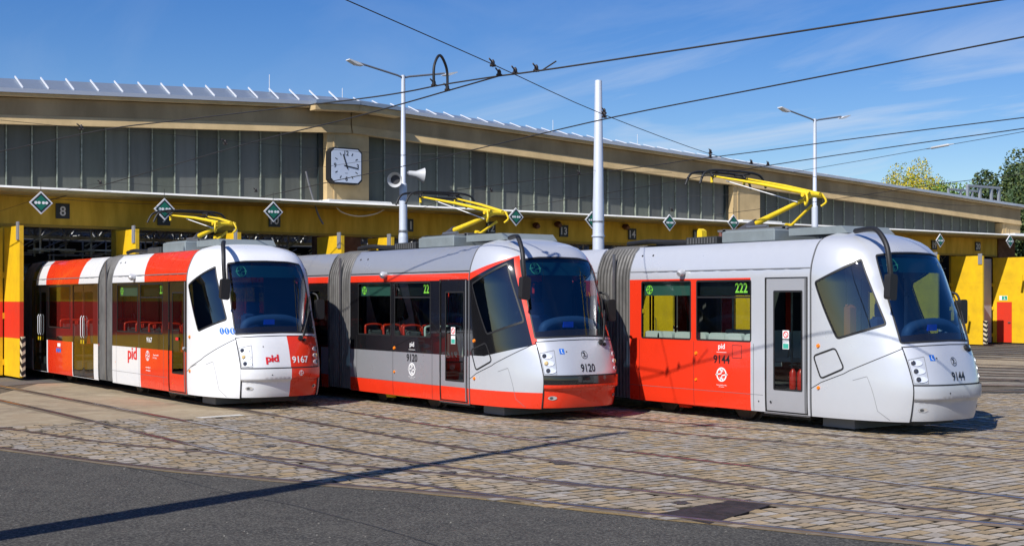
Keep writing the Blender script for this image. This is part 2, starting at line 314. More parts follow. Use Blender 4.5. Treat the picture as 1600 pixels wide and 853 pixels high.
sheet('asphalt_strip', P2([G(1500, 612), G(1640, 606), G(1640, 618), G(1500, 622)]), .012, ASPH)
sheet('asphalt_patch', P2([G(1420, 640), G(1640, 634), G(1640, 672), G(1560, 672), G(1480, 672), G(1380, 668)]), .012, ASPH2)
sheet('sand_strip', P2([G(1450, 562), G(1640, 559), G(1640, 574), G(1450, 575)]), .014, SAND)
sheet('white_paint_mark', P2([G(305, 653.5), G(375, 648.5), G(384, 650.5), G(310, 655)]), .022, M('old_white_paint', (.6, .58, .52), .8, 0, .3, 6))
def ribbon(name, P, w0, z, mat):
    P = smooth_path([(a, c, 0) for a, c in P], 6); V = []; F = []
    for i, p in enumerate(P):
        d = (P[min(i + 1, len(P) - 1)] - P[max(i - 1, 0)]).normalized(); wl = w0 * random.uniform(.55, 1.3)
        V += [(p.x + d.y * wl, p.y - d.x * wl, z), (p.x - d.y * w0 * random.uniform(.55, 1.3), p.y + d.x * w0 * .9, z)]
    for i in range(len(P) - 1): F.append((2 * i, 2 * i + 1, 2 * i + 3, 2 * i + 2))
    o = mesh(name, V, F, mat); tag(o, kind='structure'); return o
EDGE = groundmat('edge_dirt', [(.25, .17, .07), (.16, .12, .07), (.34, .26, .13)], [1.5, 7, 30], .8, 40)
ribbon('edge_dirt', [(a - .10, c) for a, c in L4[3:8]] + [(8.0, 10.75), (8.43, 9.5), (8.93, 8.25), (9.42, 7.1), (9.87, 6.1)], .055, .0225, EDGE)
WIRESHADE = M('wire_shadow', (.030, .029, .028), .7)
for Q in (((200, 733), (237, 740), (300, 757), (384, 778), (450, 790), (500, 803), (580, 824), (656, 847), (700, 862)),):
    ribbon('wire_shadow_line', [G(u, v)[:2] for u, v in Q], .010, .0215, WIRESHADE)  # thin dark ribbon painted where an overhead wire's shadow falls
for (u, v, r_) in ((1065, 790, .1), (700, 742, .13), (880, 726, .2), (420, 700, .12)):
    c_ = G(u, v); P = [(c_[0] + r_ * random.uniform(.6, 1.3) * math.cos(k * .52), c_[1] + r_ * random.uniform(.6, 1.3) * math.sin(k * .52)) for k in range(12)]
    sheet('oil_stain', P, .0335, M('oil_stain', (.07, .058, .045), .5, 0, .4, 8))
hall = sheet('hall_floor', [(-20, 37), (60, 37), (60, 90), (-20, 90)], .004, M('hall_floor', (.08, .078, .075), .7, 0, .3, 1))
# rails: each rail is a grooved strip following its curve
RAILM = M('rail_rust', (.10, .065, .05), .45, .35, .45, 3)
RAILT = M('rail_polished', (.30, .29, .33), .28, .9, .35, 1.2)
GROOVE = M('rail_groove', (.025, .02, .016), .9)
tr = empty('tram_track', (0, 0, 0), kind='structure')
for ri, r in enumerate(RS):
    V = []; F = []; idx = []
    for i, p in enumerate(r):
        a = Vector(r[max(i - 1, 0)]); b = Vector(r[min(i + 1, len(r) - 1)]); d = (b - a).normalized(); n = Vector((-d.y, d.x))
        for off, z in ((-.12, .023), (-.043, .024), (-.040, .036), (.012, .037), (.014, .010), (.042, .010), (.044, .031), (.058, .030), (.060, .024), (.12, .023)):
            V.append((p[0] + n.x * off, p[1] + n.y * off, z))
    for i in range(len(r) - 1):
        for k in range(9):
            F.append((i * 10 + k, (i + 1) * 10 + k, (i + 1) * 10 + k + 1, i * 10 + k + 1)); idx.append(4 if k in (0, 8) else (1 if ri in (0, 1, 4, 8, 9) else 3) if k == 2 else (2 if k in (3, 4, 5) else 0))
    mesh('rail', V, F, [RAILM, RAILT, GROOVE, M('rail_dull', (.17, .125, .12), .4, .6, .35, 2), M('rail_bed', (.21, .165, .115), .9, 0, .4, 6)], tr, idx)
# cobbles
def pip(x, y, P):
    c = False; j = len(P) - 1
    for i in range(len(P)):
        if (P[i][1] > y) != (P[j][1] > y) and x < (P[j][0] - P[i][0]) * (y - P[i][1]) / (P[j][1] - P[i][1]) + P[i][0]: c = not c
        j = i
    return c
grid = {}
for r in RS:
    for i in range(len(r) - 1):
        a = Vector(r[i]); b = Vector(r[i + 1]); L = (b - a).length; k = int(L / .1) + 1
        for j in range(k): q = a + (b - a) * j / k; grid.setdefault((int(q.x // .5), int(q.y // .5)), []).append((q.x, q.y))
def raild(x, y):
    m = 9; cx, cy = int(x // .5), int(y // .5)
    for i in (-1, 0, 1):
        for j in (-1, 0, 1):
            for q in grid.get((cx + i, cy + j), ()): m = min(m, math.hypot(q[0] - x, q[1] - y))
    return m
plate = P2([G(1030, 806), G(1150, 783), G(1212, 790), G(1108, 822)])
stones = []
y = 6.0
while y < 27.5:
    hgt = random.uniform(.145, .185); x = 2.5 + random.uniform(0, .2); far = y > 17
    wob = random.uniform(-.01, .01)
    while x < 27.5:
        wd = random.uniform(.16, .27); cx = x + wd / 2; cy = y + hgt / 2 + .05 * math.sin(cx * .7 + y * .3)
        t = S_ * cx + C_ * cy; rr = C_ * cx - S_ * cy
        if t > 8 and -.44 < rr / t < .44 and not pip(cx, cy, asph) and t < 29:
            d = raild(cx, cy)
            if d > .085 and not pip(cx, cy, plate) and not pip(cx + random.gauss(0, .10), cy + random.gauss(0, .12), sandP) and not pip(cx, cy, apr):
                stones.append((cx, cy, wd - random.uniform(.010, .022), hgt - random.uniform(.012, .026), t))
        x += wd
    y += hgt
stones.sort(key=lambda s: s[4])
def stone_geo(cx, cy, wd, hg, zt, rot, tilt, jit):
    V = []; ca, sa = math.cos(rot), math.sin(rot); i_ = .006
    for z, ins in ((-.002, 0), (zt - .012, .001), (zt, i_)):
        for k, (sx, sy) in enumerate(((-1, -1), (1, -1), (1, 1), (-1, 1))):
            lx = sx * (wd / 2 - ins) + jit[k][0]; ly = sy * (hg / 2 - ins) + jit[k][1]
            V.append((cx + lx * ca - ly * sa, cy + lx * sa + ly * ca, z + (tilt[0] * lx + tilt[1] * ly if z > 0 else 0)))
    return V
SI = [0] + [1] * 8
SF = [(8, 9, 10, 11)] + [(k * 4 + i, k * 4 + (i + 1) % 4, k * 4 + 4 + (i + 1) % 4, k * 4 + 4 + i) for k in (0, 1) for i in range(4)]
COBS = M('cobble_stone', (.38, .275, .148), .8, 0, .24, 16, bump=.3, bscale=60, rnd=.18)
COBJ = M('cobble_joined', (.38, .275, .148), .8, 0, .24, 16, bump=.3, bscale=60, attr='tone', rnd=.20)
pav = empty('cobbled_pavement', (12, 10, 0), kind='structure')
def rj(): return [(random.uniform(-.009, .009), random.uniform(-.009, .009)) for _ in range(4)]
variants = []
for k in range(10):
    V = stone_geo(0, 0, .22, .15, .026, 0, (random.uniform(-.015, .015), random.uniform(-.03, .03)), rj()); me = bpy.data.meshes.new('cobble'); me.from_pydata(V, [], SF); me.materials.append(COBS); me.materials.append(SETTSIDE); me.polygons.foreach_set('material_index', SI); variants.append(me)
for s in stones[:300]:
    o = bpy.data.objects.new('cobble', random.choice(variants)); link(o, pav); o.location = (s[0] - 12, s[1] - 10, random.uniform(-.004, .004)); o.scale = (s[2] / .22, s[3] / .15, 1); o.rotation_euler = (0, 0, random.uniform(-.05, .05))
V = []; F = []; tone = []
for s in stones[300:]:
    n = len(V); V += [(a - 12, b - 10, c) for a, b, c in stone_geo(s[0], s[1], s[2], s[3], .028 + random.uniform(-.003, .003), random.uniform(-.05, .05), (random.uniform(-.015, .015), random.uniform(-.03, .03)), rj())]
    F += [tuple(i + n for i in f) for f in SF]; tone += [min(1, max(0, .72 * random.random() + .14 + .16 * math.sin(s[0] * 1.3 + 2 * math.sin(s[1] * .9)) + .10 * math.sin(s[1] * 2.1 + s[0] * .6)))] * 9
o = mesh('cobbles', V, F, [COBJ, SETTSIDE], pav, SI * (len(F) // 9)); at = o.data.attributes.new('tone', 'FLOAT', 'FACE'); at.data.foreach_set('value', tone); o['kind'] = 'stuff'
# steel switch cover in the setts
pc = empty('switch_cover', G(1120, 800), label='dark rusty steel switch box cover set in the cobbles beside the bright rail', cat='cover')
PM = M('cover_steel', (.075, .055, .045), .6, .5, .5, 5, bump=.4, bscale=30)
px0, py0, _ = pc.location
pl = [(a - px0, b - py0) for a, b in plate]
def lerp2(a, b, t): return (a[0] + (b[0] - a[0]) * t, a[1] + (b[1] - a[1]) * t)
for t0, t1 in ((0, .32), (.335, .66), (.675, 1)):
    q = [lerp2(pl[0], pl[1], t0), lerp2(pl[0], pl[1], t1), lerp2(pl[3], pl[2], t1), lerp2(pl[3], pl[2], t0)]
    MB().prism(q, lambda x, y: (x, y, 0), lambda x, y: (x, y, .028)).build('cover_panel', PM, pc)
V = []; F = []
for k in range(420):
    u = random.uniform(-.44, .44); t = random.uniform(9.5, 19); X = S_ * t + C_ * u * t; Y = C_ * t - S_ * u * t
    if not pip(X, Y, asph): continue
    r = random.uniform(.004, .013); n = len(V); V += [(X - r, Y, .019), (X + r * .4, Y - r, .019), (X + r, Y + r * .3, .019), (X, Y + r, .019), (X + r * .1, Y, .019 + r)]
    F += [(n, n + 1, n + 4), (n + 1, n + 2, n + 4), (n + 2, n + 3, n + 4), (n + 3, n, n + 4)]
o = mesh('grit_stones', V, F, M('grit_stone', (.20, .19, .165), .8, 0, .4, 5)); tag(o, kind='stuff')
# ================================================================== DEPOT BUILDING
YW = 37.0
APX = 19.9
def gz(X): return 8.34 - (.050 if X < APX else .0445) * abs(X - APX) - (.00008 * max(0, X - APX) ** 2)
b = empty('tram_depot', (20, YW, 0), label='long tram depot hall with yellow lintel, grey glazing and low pitched metal roof', cat='building')
def bx(name, a, c, mat, ch=0, p=None):
    o = MB().box((a[0] - 20, a[1] - YW, a[2]), (c[0] - 20, c[1] - YW, c[2]), ch).build(name, mat, p or b); return o
def slab(name, X0, X1, za, zb, Y0, Y1, mat, p=None, n=1):   # strip following the roof pitch; za, zb are functions of X
    V = []; m = MB(); Xs = [X0 + (X1 - X0) * i / n for i in range(n + 1)]
    for X in Xs: V += [(X - 20, Y0 - YW, za(X)), (X - 20, Y1 - YW, za(X)), (X - 20, Y1 - YW, zb(X)), (X - 20, Y0 - YW, zb(X))]
    F = [(3, 2, 1, 0), tuple(4 * n + k for k in range(4))]
    for i in range(n):
        for k in range(4): F.append((4 * i + k, 4 * i + (k + 1) % 4, 4 * i + 4 + (k + 1) % 4, 4 * i + 4 + k))
    m.add(V, F); return m.build(name, mat, p or b)
XL, XR = -14.0, 56.3
for X0, X1 in ((XL, APX - .02), (APX + .02, XR)):
    slab('beam', X0, X1, lambda X: gz(X) - .92, lambda X: gz(X) - .22, YW - .42, YW + .1, BEIGE, n=6)
    V = []; n = 6
    for i in range(n + 1):
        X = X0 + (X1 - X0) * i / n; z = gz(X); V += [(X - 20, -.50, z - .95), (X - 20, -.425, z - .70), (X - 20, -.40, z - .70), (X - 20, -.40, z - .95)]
    mesh('sunlit_beam_strip', V, [(4 * i + k, 4 * i + (k + 1) % 4, 4 * i + 4 + (k + 1) % 4, 4 * i + 4 + k) for i in range(n) for k in range(4)] + [(3, 2, 1, 0), (4 * n, 4 * n + 1, 4 * n + 2, 4 * n + 3)], TAN, b)  # strip added under the beam, paler and tilted up to look sunlit
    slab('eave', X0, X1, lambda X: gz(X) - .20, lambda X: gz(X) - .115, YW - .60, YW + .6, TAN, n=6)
    slab('gutter', X0, X1 + (.15 if X1 > 50 else 0), lambda X: gz(X) - .11, lambda X: gz(X), YW - .68, YW + .5, M('gutter_zinc', (.55, .58, .64), .4, .4), n=6)
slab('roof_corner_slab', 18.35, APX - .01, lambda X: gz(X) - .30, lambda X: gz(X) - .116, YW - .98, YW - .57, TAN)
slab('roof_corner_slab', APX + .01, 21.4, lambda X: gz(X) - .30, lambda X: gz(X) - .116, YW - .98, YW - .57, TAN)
slab('corner_gutter', 18.35, APX - .01, lambda X: gz(X) - .11, lambda X: gz(X) + .004, YW - 1.05, YW - .645, ZINC)
slab('corner_gutter', APX + .01, 21.4, lambda X: gz(X) - .11, lambda X: gz(X) + .004, YW - 1.05, YW - .645, ZINC)
# roof: rising metal verge with standing seams, then the roof skin behind
for X0, X1, n in ((XL, APX, 8), (APX, XR, 8)):
    rise = lambda X: .34 if X < APX - .01 else .22 - .20 * min(1, (X - APX) / 30)
    V = []; F = []
    for i in range(n + 1):
        X = X0 + (X1 - X0) * i / n; zt = gz(X)
        V += [(X - 20, -.64, zt + .002), (X - 20, -.08, zt + rise(X))]
    for i in range(n):
        F.append((2 * i, 2 * i + 2, 2 * i + 3, 2 * i + 1))
    mesh('roof_verge', V, F, ZINC, b)
    for ya, yb_ in ((-.08, 6.5), (8.2, 13.5), (15.2, 20.5), (22.2, 28), (30, 50)):  # unseen gaps between roof sections, added to let sun onto the trusses
        slab('roof', X0, X1, lambda X: gz(X) + rise(X) - .02, lambda X: gz(X) + rise(X), YW + ya, YW + yb_, ZINC, n=4)
    X = X0 + .33
    while X < X1 - .1:
        if X > 6:
            z0 = gz(X) + .004; z1 = z0 + rise(X) + .03
            MB().prism([(-.015, 0), (.015, 0), (.015, 1), (-.015, 1)], lambda a, t, X=X, z0=z0, z1=z1: (X + a - 20 - .06 * t, -.62 + .56 * t, z0 + (z1 - z0) * t + .001), lambda a, t, X=X, z0=z0, z1=z1: (X + a - 20 - .06 * t, -.62 + .56 * t, z0 + (z1 - z0) * t + .012 + .10 * (rise(X) if X < 60 else 0))).build('roof_seam', RIB, b)
        X += .688
# piers and glazing of the upper wall
PIERS = [(19.05, 20.55), (36.95, 38.45), (54.9, 56.3)]
SILL = 5.13
for X0, X1 in PIERS:
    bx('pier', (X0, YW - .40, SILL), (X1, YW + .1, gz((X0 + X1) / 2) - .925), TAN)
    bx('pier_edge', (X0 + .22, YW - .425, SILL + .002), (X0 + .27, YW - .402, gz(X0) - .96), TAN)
    bx('pier_ledge', (X0 - .4, YW - 1.30, SILL + .002), (X1 + .3, YW - .43, SILL + .065), FLASH)
def glaze(X0, X1, w0=.688):
    n = round((X1 - X0) / w0); wd = (X1 - X0) / n
    for i in range(n):
        a = X0 + i * wd; c = a + wd; zt = lambda X: gz(X) - .90
        V = [(a + .03 - 20, -.02, SILL), (c - .03 - 20, -.02, SILL), (c - .03 - 20, -.02, zt(c)), (a + .03 - 20, -.02, zt(a))]
        V += [(x, .04, z) for x, _, z in V]
        V = [(x, y_ + random.uniform(-.004, .004), z) for x, y_, z in V]
        mesh('pane', V, [(0, 1, 2, 3), (7, 6, 5, 4), (0, 4, 5, 1), (1, 5, 6, 2), (2, 6, 7, 3), (3, 7, 4, 0)], PANE, b)
        if i: bx('mullion', (a - .018, YW - .07, SILL), (a + .014, YW + .05, zt(a) - .002), MULL)
glaze(XL + .2, 19.0); glaze(20.65, 36.9); glaze(38.5, 54.85)
for X in (19.0, 20.65, 36.9, 38.5): bx('glazing_frame', (X - .11, YW - .14, SILL), (X + .06, YW + .04, gz(X) - .93), M('frame_dark', (.02, .03, .032), .5))
# canopy ledge and yellow lintel
CAN = M('ledge_beige', (.46, .37, .16), .85, 0, .25, 2)
bx('ledge', (XL, YW - 1.48, 4.985), (75, YW + .1, 5.085), CAN)
bx('ledge_flashing', (XL, YW - 1.42, 5.088), (75, YW + .02, 5.12), FLASH)
MB().prism([(-1.56, 5.06), (-1.42, 5.122), (-1.42, 5.088), (-1.50, 5.05)], lambda y_, z: (XL - 20, y_, z), lambda y_, z: (55, y_, z)).build('ledge_lip', FLASH, b)
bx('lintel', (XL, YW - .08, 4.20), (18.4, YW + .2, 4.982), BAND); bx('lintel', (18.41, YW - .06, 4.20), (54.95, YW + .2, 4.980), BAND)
bx('lintel_edge', (XL, YW - .10, 4.12), (54.9, YW + .05, 4.198), M('lintel_edge', (.30, .20, .03), .8))
bx('end_pier', (54.97, YW - .1, 0), (56.3, YW + .3, 4.979), BRICK)
for i in range(13): # brick courses on the end pier
    bx('brick_course', (54.96, YW - .118, 3.95 + i * .083), (56.31, YW - .1, 3.95 + i * .083 + .068), BRICK)
for X in (9.45, 12.62, 15.75, 24.0, 27.2, 30.4, 33.65, 38.9, 42.3, 45.5, 48.6, 51.95):
    bx('door_pier', (X - .16, YW - .05, 0), (X + .16, YW + .35, 4.115), M('pier_yellow', (.45, .30, .02), .8))
bx('door_pier', (18.9, YW - .05, 0), (20.45, YW + .35, 4.115), BRICK); bx('door_pier', (36.2, YW - .05, 0), (37.6, YW + .35, 4.115), BRICK)
# hall behind
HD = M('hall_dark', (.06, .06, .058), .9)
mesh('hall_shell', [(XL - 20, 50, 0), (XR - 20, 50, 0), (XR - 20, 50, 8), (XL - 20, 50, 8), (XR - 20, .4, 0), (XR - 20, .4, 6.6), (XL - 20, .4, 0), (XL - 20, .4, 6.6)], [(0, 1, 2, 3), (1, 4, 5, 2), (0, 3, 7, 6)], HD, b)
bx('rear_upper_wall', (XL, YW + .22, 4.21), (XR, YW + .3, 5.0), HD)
TRUSS = M('truss_paint', (.62, .64, .64), .6, .2, .5, 2)
for j, Y in enumerate((40.0, 43.0, 46.5, 50.0, 54, 58.0, 63)):
    zc = 3.95 + .04 * (Y - 40); m = MB(); X = 4
    for z in (zc, zc + .75): m.box((-16, Y - YW, z), (35, Y - YW + .1, z + .09))
    while X < 55: m.tube([(X - 20, Y - YW + .05, zc + .04), (X + .5 - 20, Y - YW + .05, zc + .78), (X + 1.0 - 20, Y - YW + .05, zc + .04)], .03, 4, smooth=False); X += 1.0
    m.box((-16, Y - YW + .3, zc + .3), (35, Y - YW + .36, zc + .34)).build('roof_truss', TRUSS, b)
for j, Y in enumerate((38.6, 41.3, 44.6, 48.2)):
    m = MB(); X = 8.0
    while X < 54:
        m.box((X - 20, Y - YW, 3.55 + .05 * j), (X - 20 + random.uniform(.6, 1.6), Y - YW + .08, 3.60 + .05 * j)); m.box((X - 20 + .2, Y - YW + .1, 3.45), (X - 20 + .25, Y - YW + .15, 4.6 + .1 * j)); m.tube([(X - 20, Y - YW, 3.75 + random.uniform(-.1, .1)), (X - 19.3, Y - YW, 4.15)], .022, 4, smooth=False); X += random.uniform(.7, 1.5)
    m.build('work_platform', TRUSS, b)['kind'] = 'stuff'
for X in (10.9, 14.2, 17.4, 22.4): MB().tube([(X - 20.7, 1, 4.75), (X - 20.7, 30, 5.4)], .05, 6).tube([(X - 19.2, 1, 4.6), (X - 19.2, 30, 5.1)], .035, 6).build('ceiling_pipe', TRUSS, b)
# depot doors: leaves folded outwards, yellow with a red band
def leaf(X, Y0, Y1, label=None, wicket=False, stripes=True, redband=True, z1=4.05):
    lf = empty('door_leaf', (X - 20, (Y0 + Y1) / 2 - YW, 0)); lf.parent = b
    if label: lf['label'] = label
    def lb(nm, y0, y1, z0, z1_, mt, x0=-.05, x1=.05, ch=0): return MB().box((x0, y0 - (Y0 + Y1) / 2, z0), (x1, y1 - (Y0 + Y1) / 2, z1_), ch).build(nm, mt, lf)
    if redband:
        lb('panel', Y0, Y1, .08, 1.10, YEL); lb('panel', Y0, Y1, 1.102, 2.06, REDD); lb('panel', Y0, Y1, 2.062, z1, YEL)
    else:
        lb('panel', Y0, Y1, .08, 2.85, YEL); lb('panel', Y0, Y1, 2.853, z1, YEL)
    lb('top_guide', Y0 + .02, Y0 + .22, z1 - .38, z1 + .1, M('guide_grey', (.30, .31, .34), .5, .3), -.085, -.052)
    for z in (.35, 1.6, 2.7): lb('hinge', Y1 - .06, Y1 + .06, z, z + .16, YEL, -.09, -.05)
    if stripes:
        lb('edge_board', Y0 - .19, Y0 - .02, .12, 1.15, M('stripe_cream', (.60, .52, .36), .7), -.045, .045)
        m = MB()
        for k in range(5):
            z = .14 + k * .21
            m.prism([(0, z), (.17, z + .08), (.17, z + .18), (0, z + .10)], lambda u, v: (-.049, Y0 - .19 + u - (Y0 + Y1) / 2, v), lambda u, v: (-.046, Y0 - .19 + u - (Y0 + Y1) / 2, v))
            m.prism([(-.045, z), (.045, z + .06), (.045, z + .16), (-.045, z + .10)], lambda u, v: (u, Y0 - .194 - (Y0 + Y1) / 2, v), lambda u, v: (u, Y0 - .191 - (Y0 + Y1) / 2, v))
        m.build('warning_stripe', BLK, lf)
    return lf
leaf(9.32, 35.0, 36.55, 'yellow leaf with red band and black striped edge, at the far left'); leaf(12.4, 35.0, 36.6); leaf(15.4, 35.0, 36.6)
leaf(18.75, 35.0, 36.6); leaf(20.5, 35.0, 36.5)
leaf(50.95, 34.95, 36.6, 'plain yellow leaf right of the silver tram nose', redband=False)
w_ = leaf(54.15, 34.3, 36.6, 'yellow leaf with a small red wicket door', redband=False, stripes=False)
MB().box((-.075, .15, .10), (-.052, .92, 1.98)).build('wicket_door', REDD, w_)
MB().box((-.12, .20, 1.0), (-.076, .32, 1.05)).build('handle', METAL, w_)
MB().box((-.062, .38, 2.06), (-.052, .80, 2.27)).build('exit_sign', LETW, w_)
D2().rect(-.33, 2.31, -.06, 2.49).build('sign_print', lambda u, v: (-.065, u + .72, v - .235), M('exit_green', (.01, .35, .22), .5), w_)
D2().stroke([(-.16, 2.33), (-.20, 2.39), (-.17, 2.44)], .025).disc(-.18, 2.465, .018, 8).stroke([(-.2, 2.39), (-.24, 2.34)], .025).build('running_figure', lambda u, v: (-.067, u + .72, v - .235), LETW, w_)
# closed leaves: left of frame, and the grey inner face beside the right leaves
for X0 in (1.3, 4.4):
    lf = empty('closed_door', (X0 + 1.5 - 20, -.1, 0)); lf.parent = b
    for k in (0, 1):
        x0 = -1.5 + k * 1.5; x1 = x0 + 1.46
        for z0, z1, mt in ((.08, 1.1, YEL), (1.102, 2.06, REDD), (2.062, 4.1, YEL)): MB().box((x0, -.05, z0), (x1, .05, z1)).build('panel', mt, lf)
lf = empty('closed_door', (8.3 - 20, -.45, 0)); lf.parent = b; lf['label'] = 'half open leaf facing the yard at the far left'
for z0, z1, mt in ((.08, 1.1, YEL), (1.102, 2.06, REDD), (2.062, 4.05, YEL)): MB().box((-.8, -.04, z0), (.93, .04, z1)).build('panel', mt, lf)
lf = empty('closed_door', (52.9 - 20, -.35, 0)); lf.parent = b; lf['label'] = 'grey inner face of a leaf between the yellow leaves'
MB().box((-.95, -.04, .08), (1.1, .04, 4.0)).build('panel', M('leaf_grey', (.36, .36, .40), .6, 0, .1, 2), lf)
for X0 in (24.0, 32.3, 36.5, 44.8, 47.8): leaf(X0, 35.0, 36.6, redband=False)
# roof steel frame at the right end
rf = empty('roof_frame', (50.5, 40.5, 6.9), label='open grey steel frame standing on the roof at its right end', cat='frame')
FM = M('frame_grey', (.36, .38, .40), .5, .4)
pts = [PY(1512, 325, 41)[0], PY(1530, 327, 41)[0], PY(1549, 328, 41)[0], PY(1560, 330, 41)[0]]
for X in (PY(1512, 0, 40.5)[0], PY(1531, 0, 40.5)[0], PY(1549, 0, 40.5)[0], PY(1560.5, 0, 40.5)[0]):
    zt = PY(1535, 294, 40.5)[2]
    MB().box((X - 50.5 - .06, -.06, -.4), (X - 50.5 + .06, .06, zt - 6.9)).build('post', FM, rf)
    MB().box((X - 50.5 - .045, 1.1, -.4), (X - 50.5 + .045, 1.2, zt - 6.9 - .1)).build('post', FM, rf)
xa = PY(1511, 0, 40.5)[0] - 50.5; xb_ = PY(1561, 0, 40.5)[0] - 50.5; zt = PY(1535, 292, 40.5)[2] - 6.9
MB().box((xa, -.07, zt - .06), (xb_, .07, zt + .06)).build('top_rail', FM, rf); MB().box((xa, 1.1, zt - .16), (xb_, 1.2, zt - .06)).build('top_rail', FM, rf)
# lightning rods
for i, (u, v0, v1) in enumerate(((421, 117, 140), (535, 138, 160), (864, 188, 212), (996, 210, 238))):
    p = PY(u, v1, 37.9); q = PY(u, v0, 37.9); o = tube('lightning_rod', [(0, 0, -.2), (0, 0, q[2] - p[2])], .012, RIB, None, 5); o.location = p
    tag(o, ('thin lightning rod on the roof above the tenth track sign', 'thin lightning rod on the roof just above the clock', 'thin lightning rod on the roof left of the tall thick mast', 'thin lightning rod on the roof right of the tall thick mast')[i], 'lightning rod', 'lightning rods on the depot roof')

# ---- clock
cp = PY(538, 260, YW - .62)
ck = empty('wall_clock', (cp[0], YW - .41, cp[2]), label='square white wall clock with cut corners on the beige pier', cat='clock')
def octo(h, c): return [(-h + c, -h), (h - c, -h), (h, -h + c), (h, h - c), (h - c, h), (-h + c, h), (-h, h - c), (-h, -h + c)]
MB().prism(octo(.57, .13), lambda u, v: (u, -.34, v), lambda u, v: (u, -.05, v)).build('case', BLK, ck)
MB().box((-.1, -.06, -.3), (.1, .0, .3)).build('bracket', BLK, ck)
MB().prism(octo(.525, .12), lambda u, v: (u, -.352, v), lambda u, v: (u, -.338, v)).build('face', CLKF, ck)
fy = lambda u, v: (u, -.356, v)
for t_, a_ in (('12', 90), ('3', 0), ('6', -90), ('9', 180)):
    D2().text(t_, .40 * math.cos(R(a_)), .40 * math.sin(R(a_)), .15, .9).build('numeral', fy, LETB, ck)
for k in range(12):
    if k % 3:
        a_ = R(30 * k); rr = .46 if k % 3 else .4; D2().stroke([(.34 * math.cos(a_) * 1.08, .34 * math.sin(a_) * 1.08), (rr * math.cos(a_), rr * math.sin(a_))], .028).build('hour_mark', fy, LETB, ck)
D2().stroke([(-.09, .01), (.42, -.07)], .035).build('minute_hand', lambda u, v: (u, -.362, v), LETB, ck)
D2().stroke([(.04, -.1), (-.12, .36)], .04).build('hour_hand', lambda u, v: (u, -.366, v), LETB, ck)
D2().disc(0, 0, .03).build('hub', lambda u, v: (u, -.368, v), LETB, ck)
D2().rect(-.05, -.235, .05, -.225).build('maker_line', fy, LETB, ck)

# ---- number plates
desc = {'8': 'leftmost on the yellow lintel', '9': 'half hidden by a diamond board', '10': 'under a diamond board', '11': 'partly behind the left lamp post', '12': 'beside the middle pantograph knee', '13': 'between a diamond board and the thick mast', '14': 'just right of the thick mast', '15': 'just above the right tram roof gear', '19': 'beside the diamond board near the right end', '20': 'last one, above the plain yellow leaf'}
for t_, u, v, h in (('8', 98, 330, 22), ('9', 256, 341, 20), ('10', 429, 344, 18), ('11', 638, 352, 18), ('12', 767, 356, 18), ('13', 881, 361, 17), ('14', 988, 366, 16), ('15', 1089, 368, 16), ('19', 1460, 383, 15), ('20', 1528, 385, 14)):
    p = PY(u, v, YW - .1); s = empty('number_plate', (p[0], YW - .083, p[2]), label='black plate with white number %s, %s' % (t_, desc.get(t_, 'on the yellow lintel')), cat='sign', group='track number plates on the lintel')
    MB().box((-.19, -.03, -.21), (.19, 0, .21)).build('plate', LETB, s)
    D2().text(t_, 0, 0, .27, .95).build('digits', lambda x, z: (x, -.034, z), M('plate_print', (.55, .56, .62), .5), s)
# small brown lamps beside the plates
for u, v, wh in ((836, 352, 'midway between the pantograph and plate 13'), (870, 350, 'touching the left side of plate 13'), (976, 354, 'right of the thick mast')):
    p = PY(u, v, YW - .12); o = MB().tube([(0, .04, 0), (0, -.1, -.02), (0, -.2, -.06)], [.09, .12, .08], 10).build('wall_lamp', M('lamp_brown', (.10, .03, .02), .5)); o.location = p
    tag(o, 'small round dark red lamp on the yellow lintel ' + wh, 'lamp', 'small dark red lamps on the lintel')
# ---- diamond boards
for i, (u, v) in enumerate(((64, 317), (257, 327), (427, 331), (806, 339), (925, 344), (1046, 348), (1146, 348), (1469, 376), (1578, 377))):
    p = PY(u, v, 34.3)
    where = ('leftmost, above the yellow and red door', 'above the left end of the white and red tram', 'covering the top of number plate 10', 'between plates 12 and 13', 'half hidden by the thick mast', 'left of plate 15, above the silver red tram roof', 'at the base of the right pantograph', 'right beside number plate 19', 'rightmost, before the brown pier')[i]
    s = empty('diamond_board', p, label='green diamond board, ' + where, cat='sign', group='diamond boards hung in front of the depot')
    sz = .30 if i < 7 else .29
    MB().prism([(0, -sz), (sz, 0), (0, sz), (-sz, 0)], lambda x, z: (x, -.012, z), lambda x, z: (x, .02, z)).build('border', M('board_white', (.72, .73, .74), .5), s)
    a_ = sz * .84; MB().prism([(0, -a_), (a_, 0), (0, a_), (-a_, 0)], lambda x, z: (x, -.018, z), lambda x, z: (x, -.0125, z)).build('black_ring', LETB, s)
    a_ = sz * .66; MB().prism([(0, -a_), (a_, 0), (0, a_), (-a_, 0)], lambda x, z: (x, -.024, z), lambda x, z: (x, -.0185, z)).build('green_field', SIGNG, s)
    for x in (-.15, -.06, .06, .15): D2().disc(x * .9, 0, .040, 10).build('dot', lambda a, c: (a, -.027, c), LETW, s)
    MB().tube([(0, .01, sz - .02), (0, .01, sz + .25)], .008, 5).build('hanger', WIRE, s)

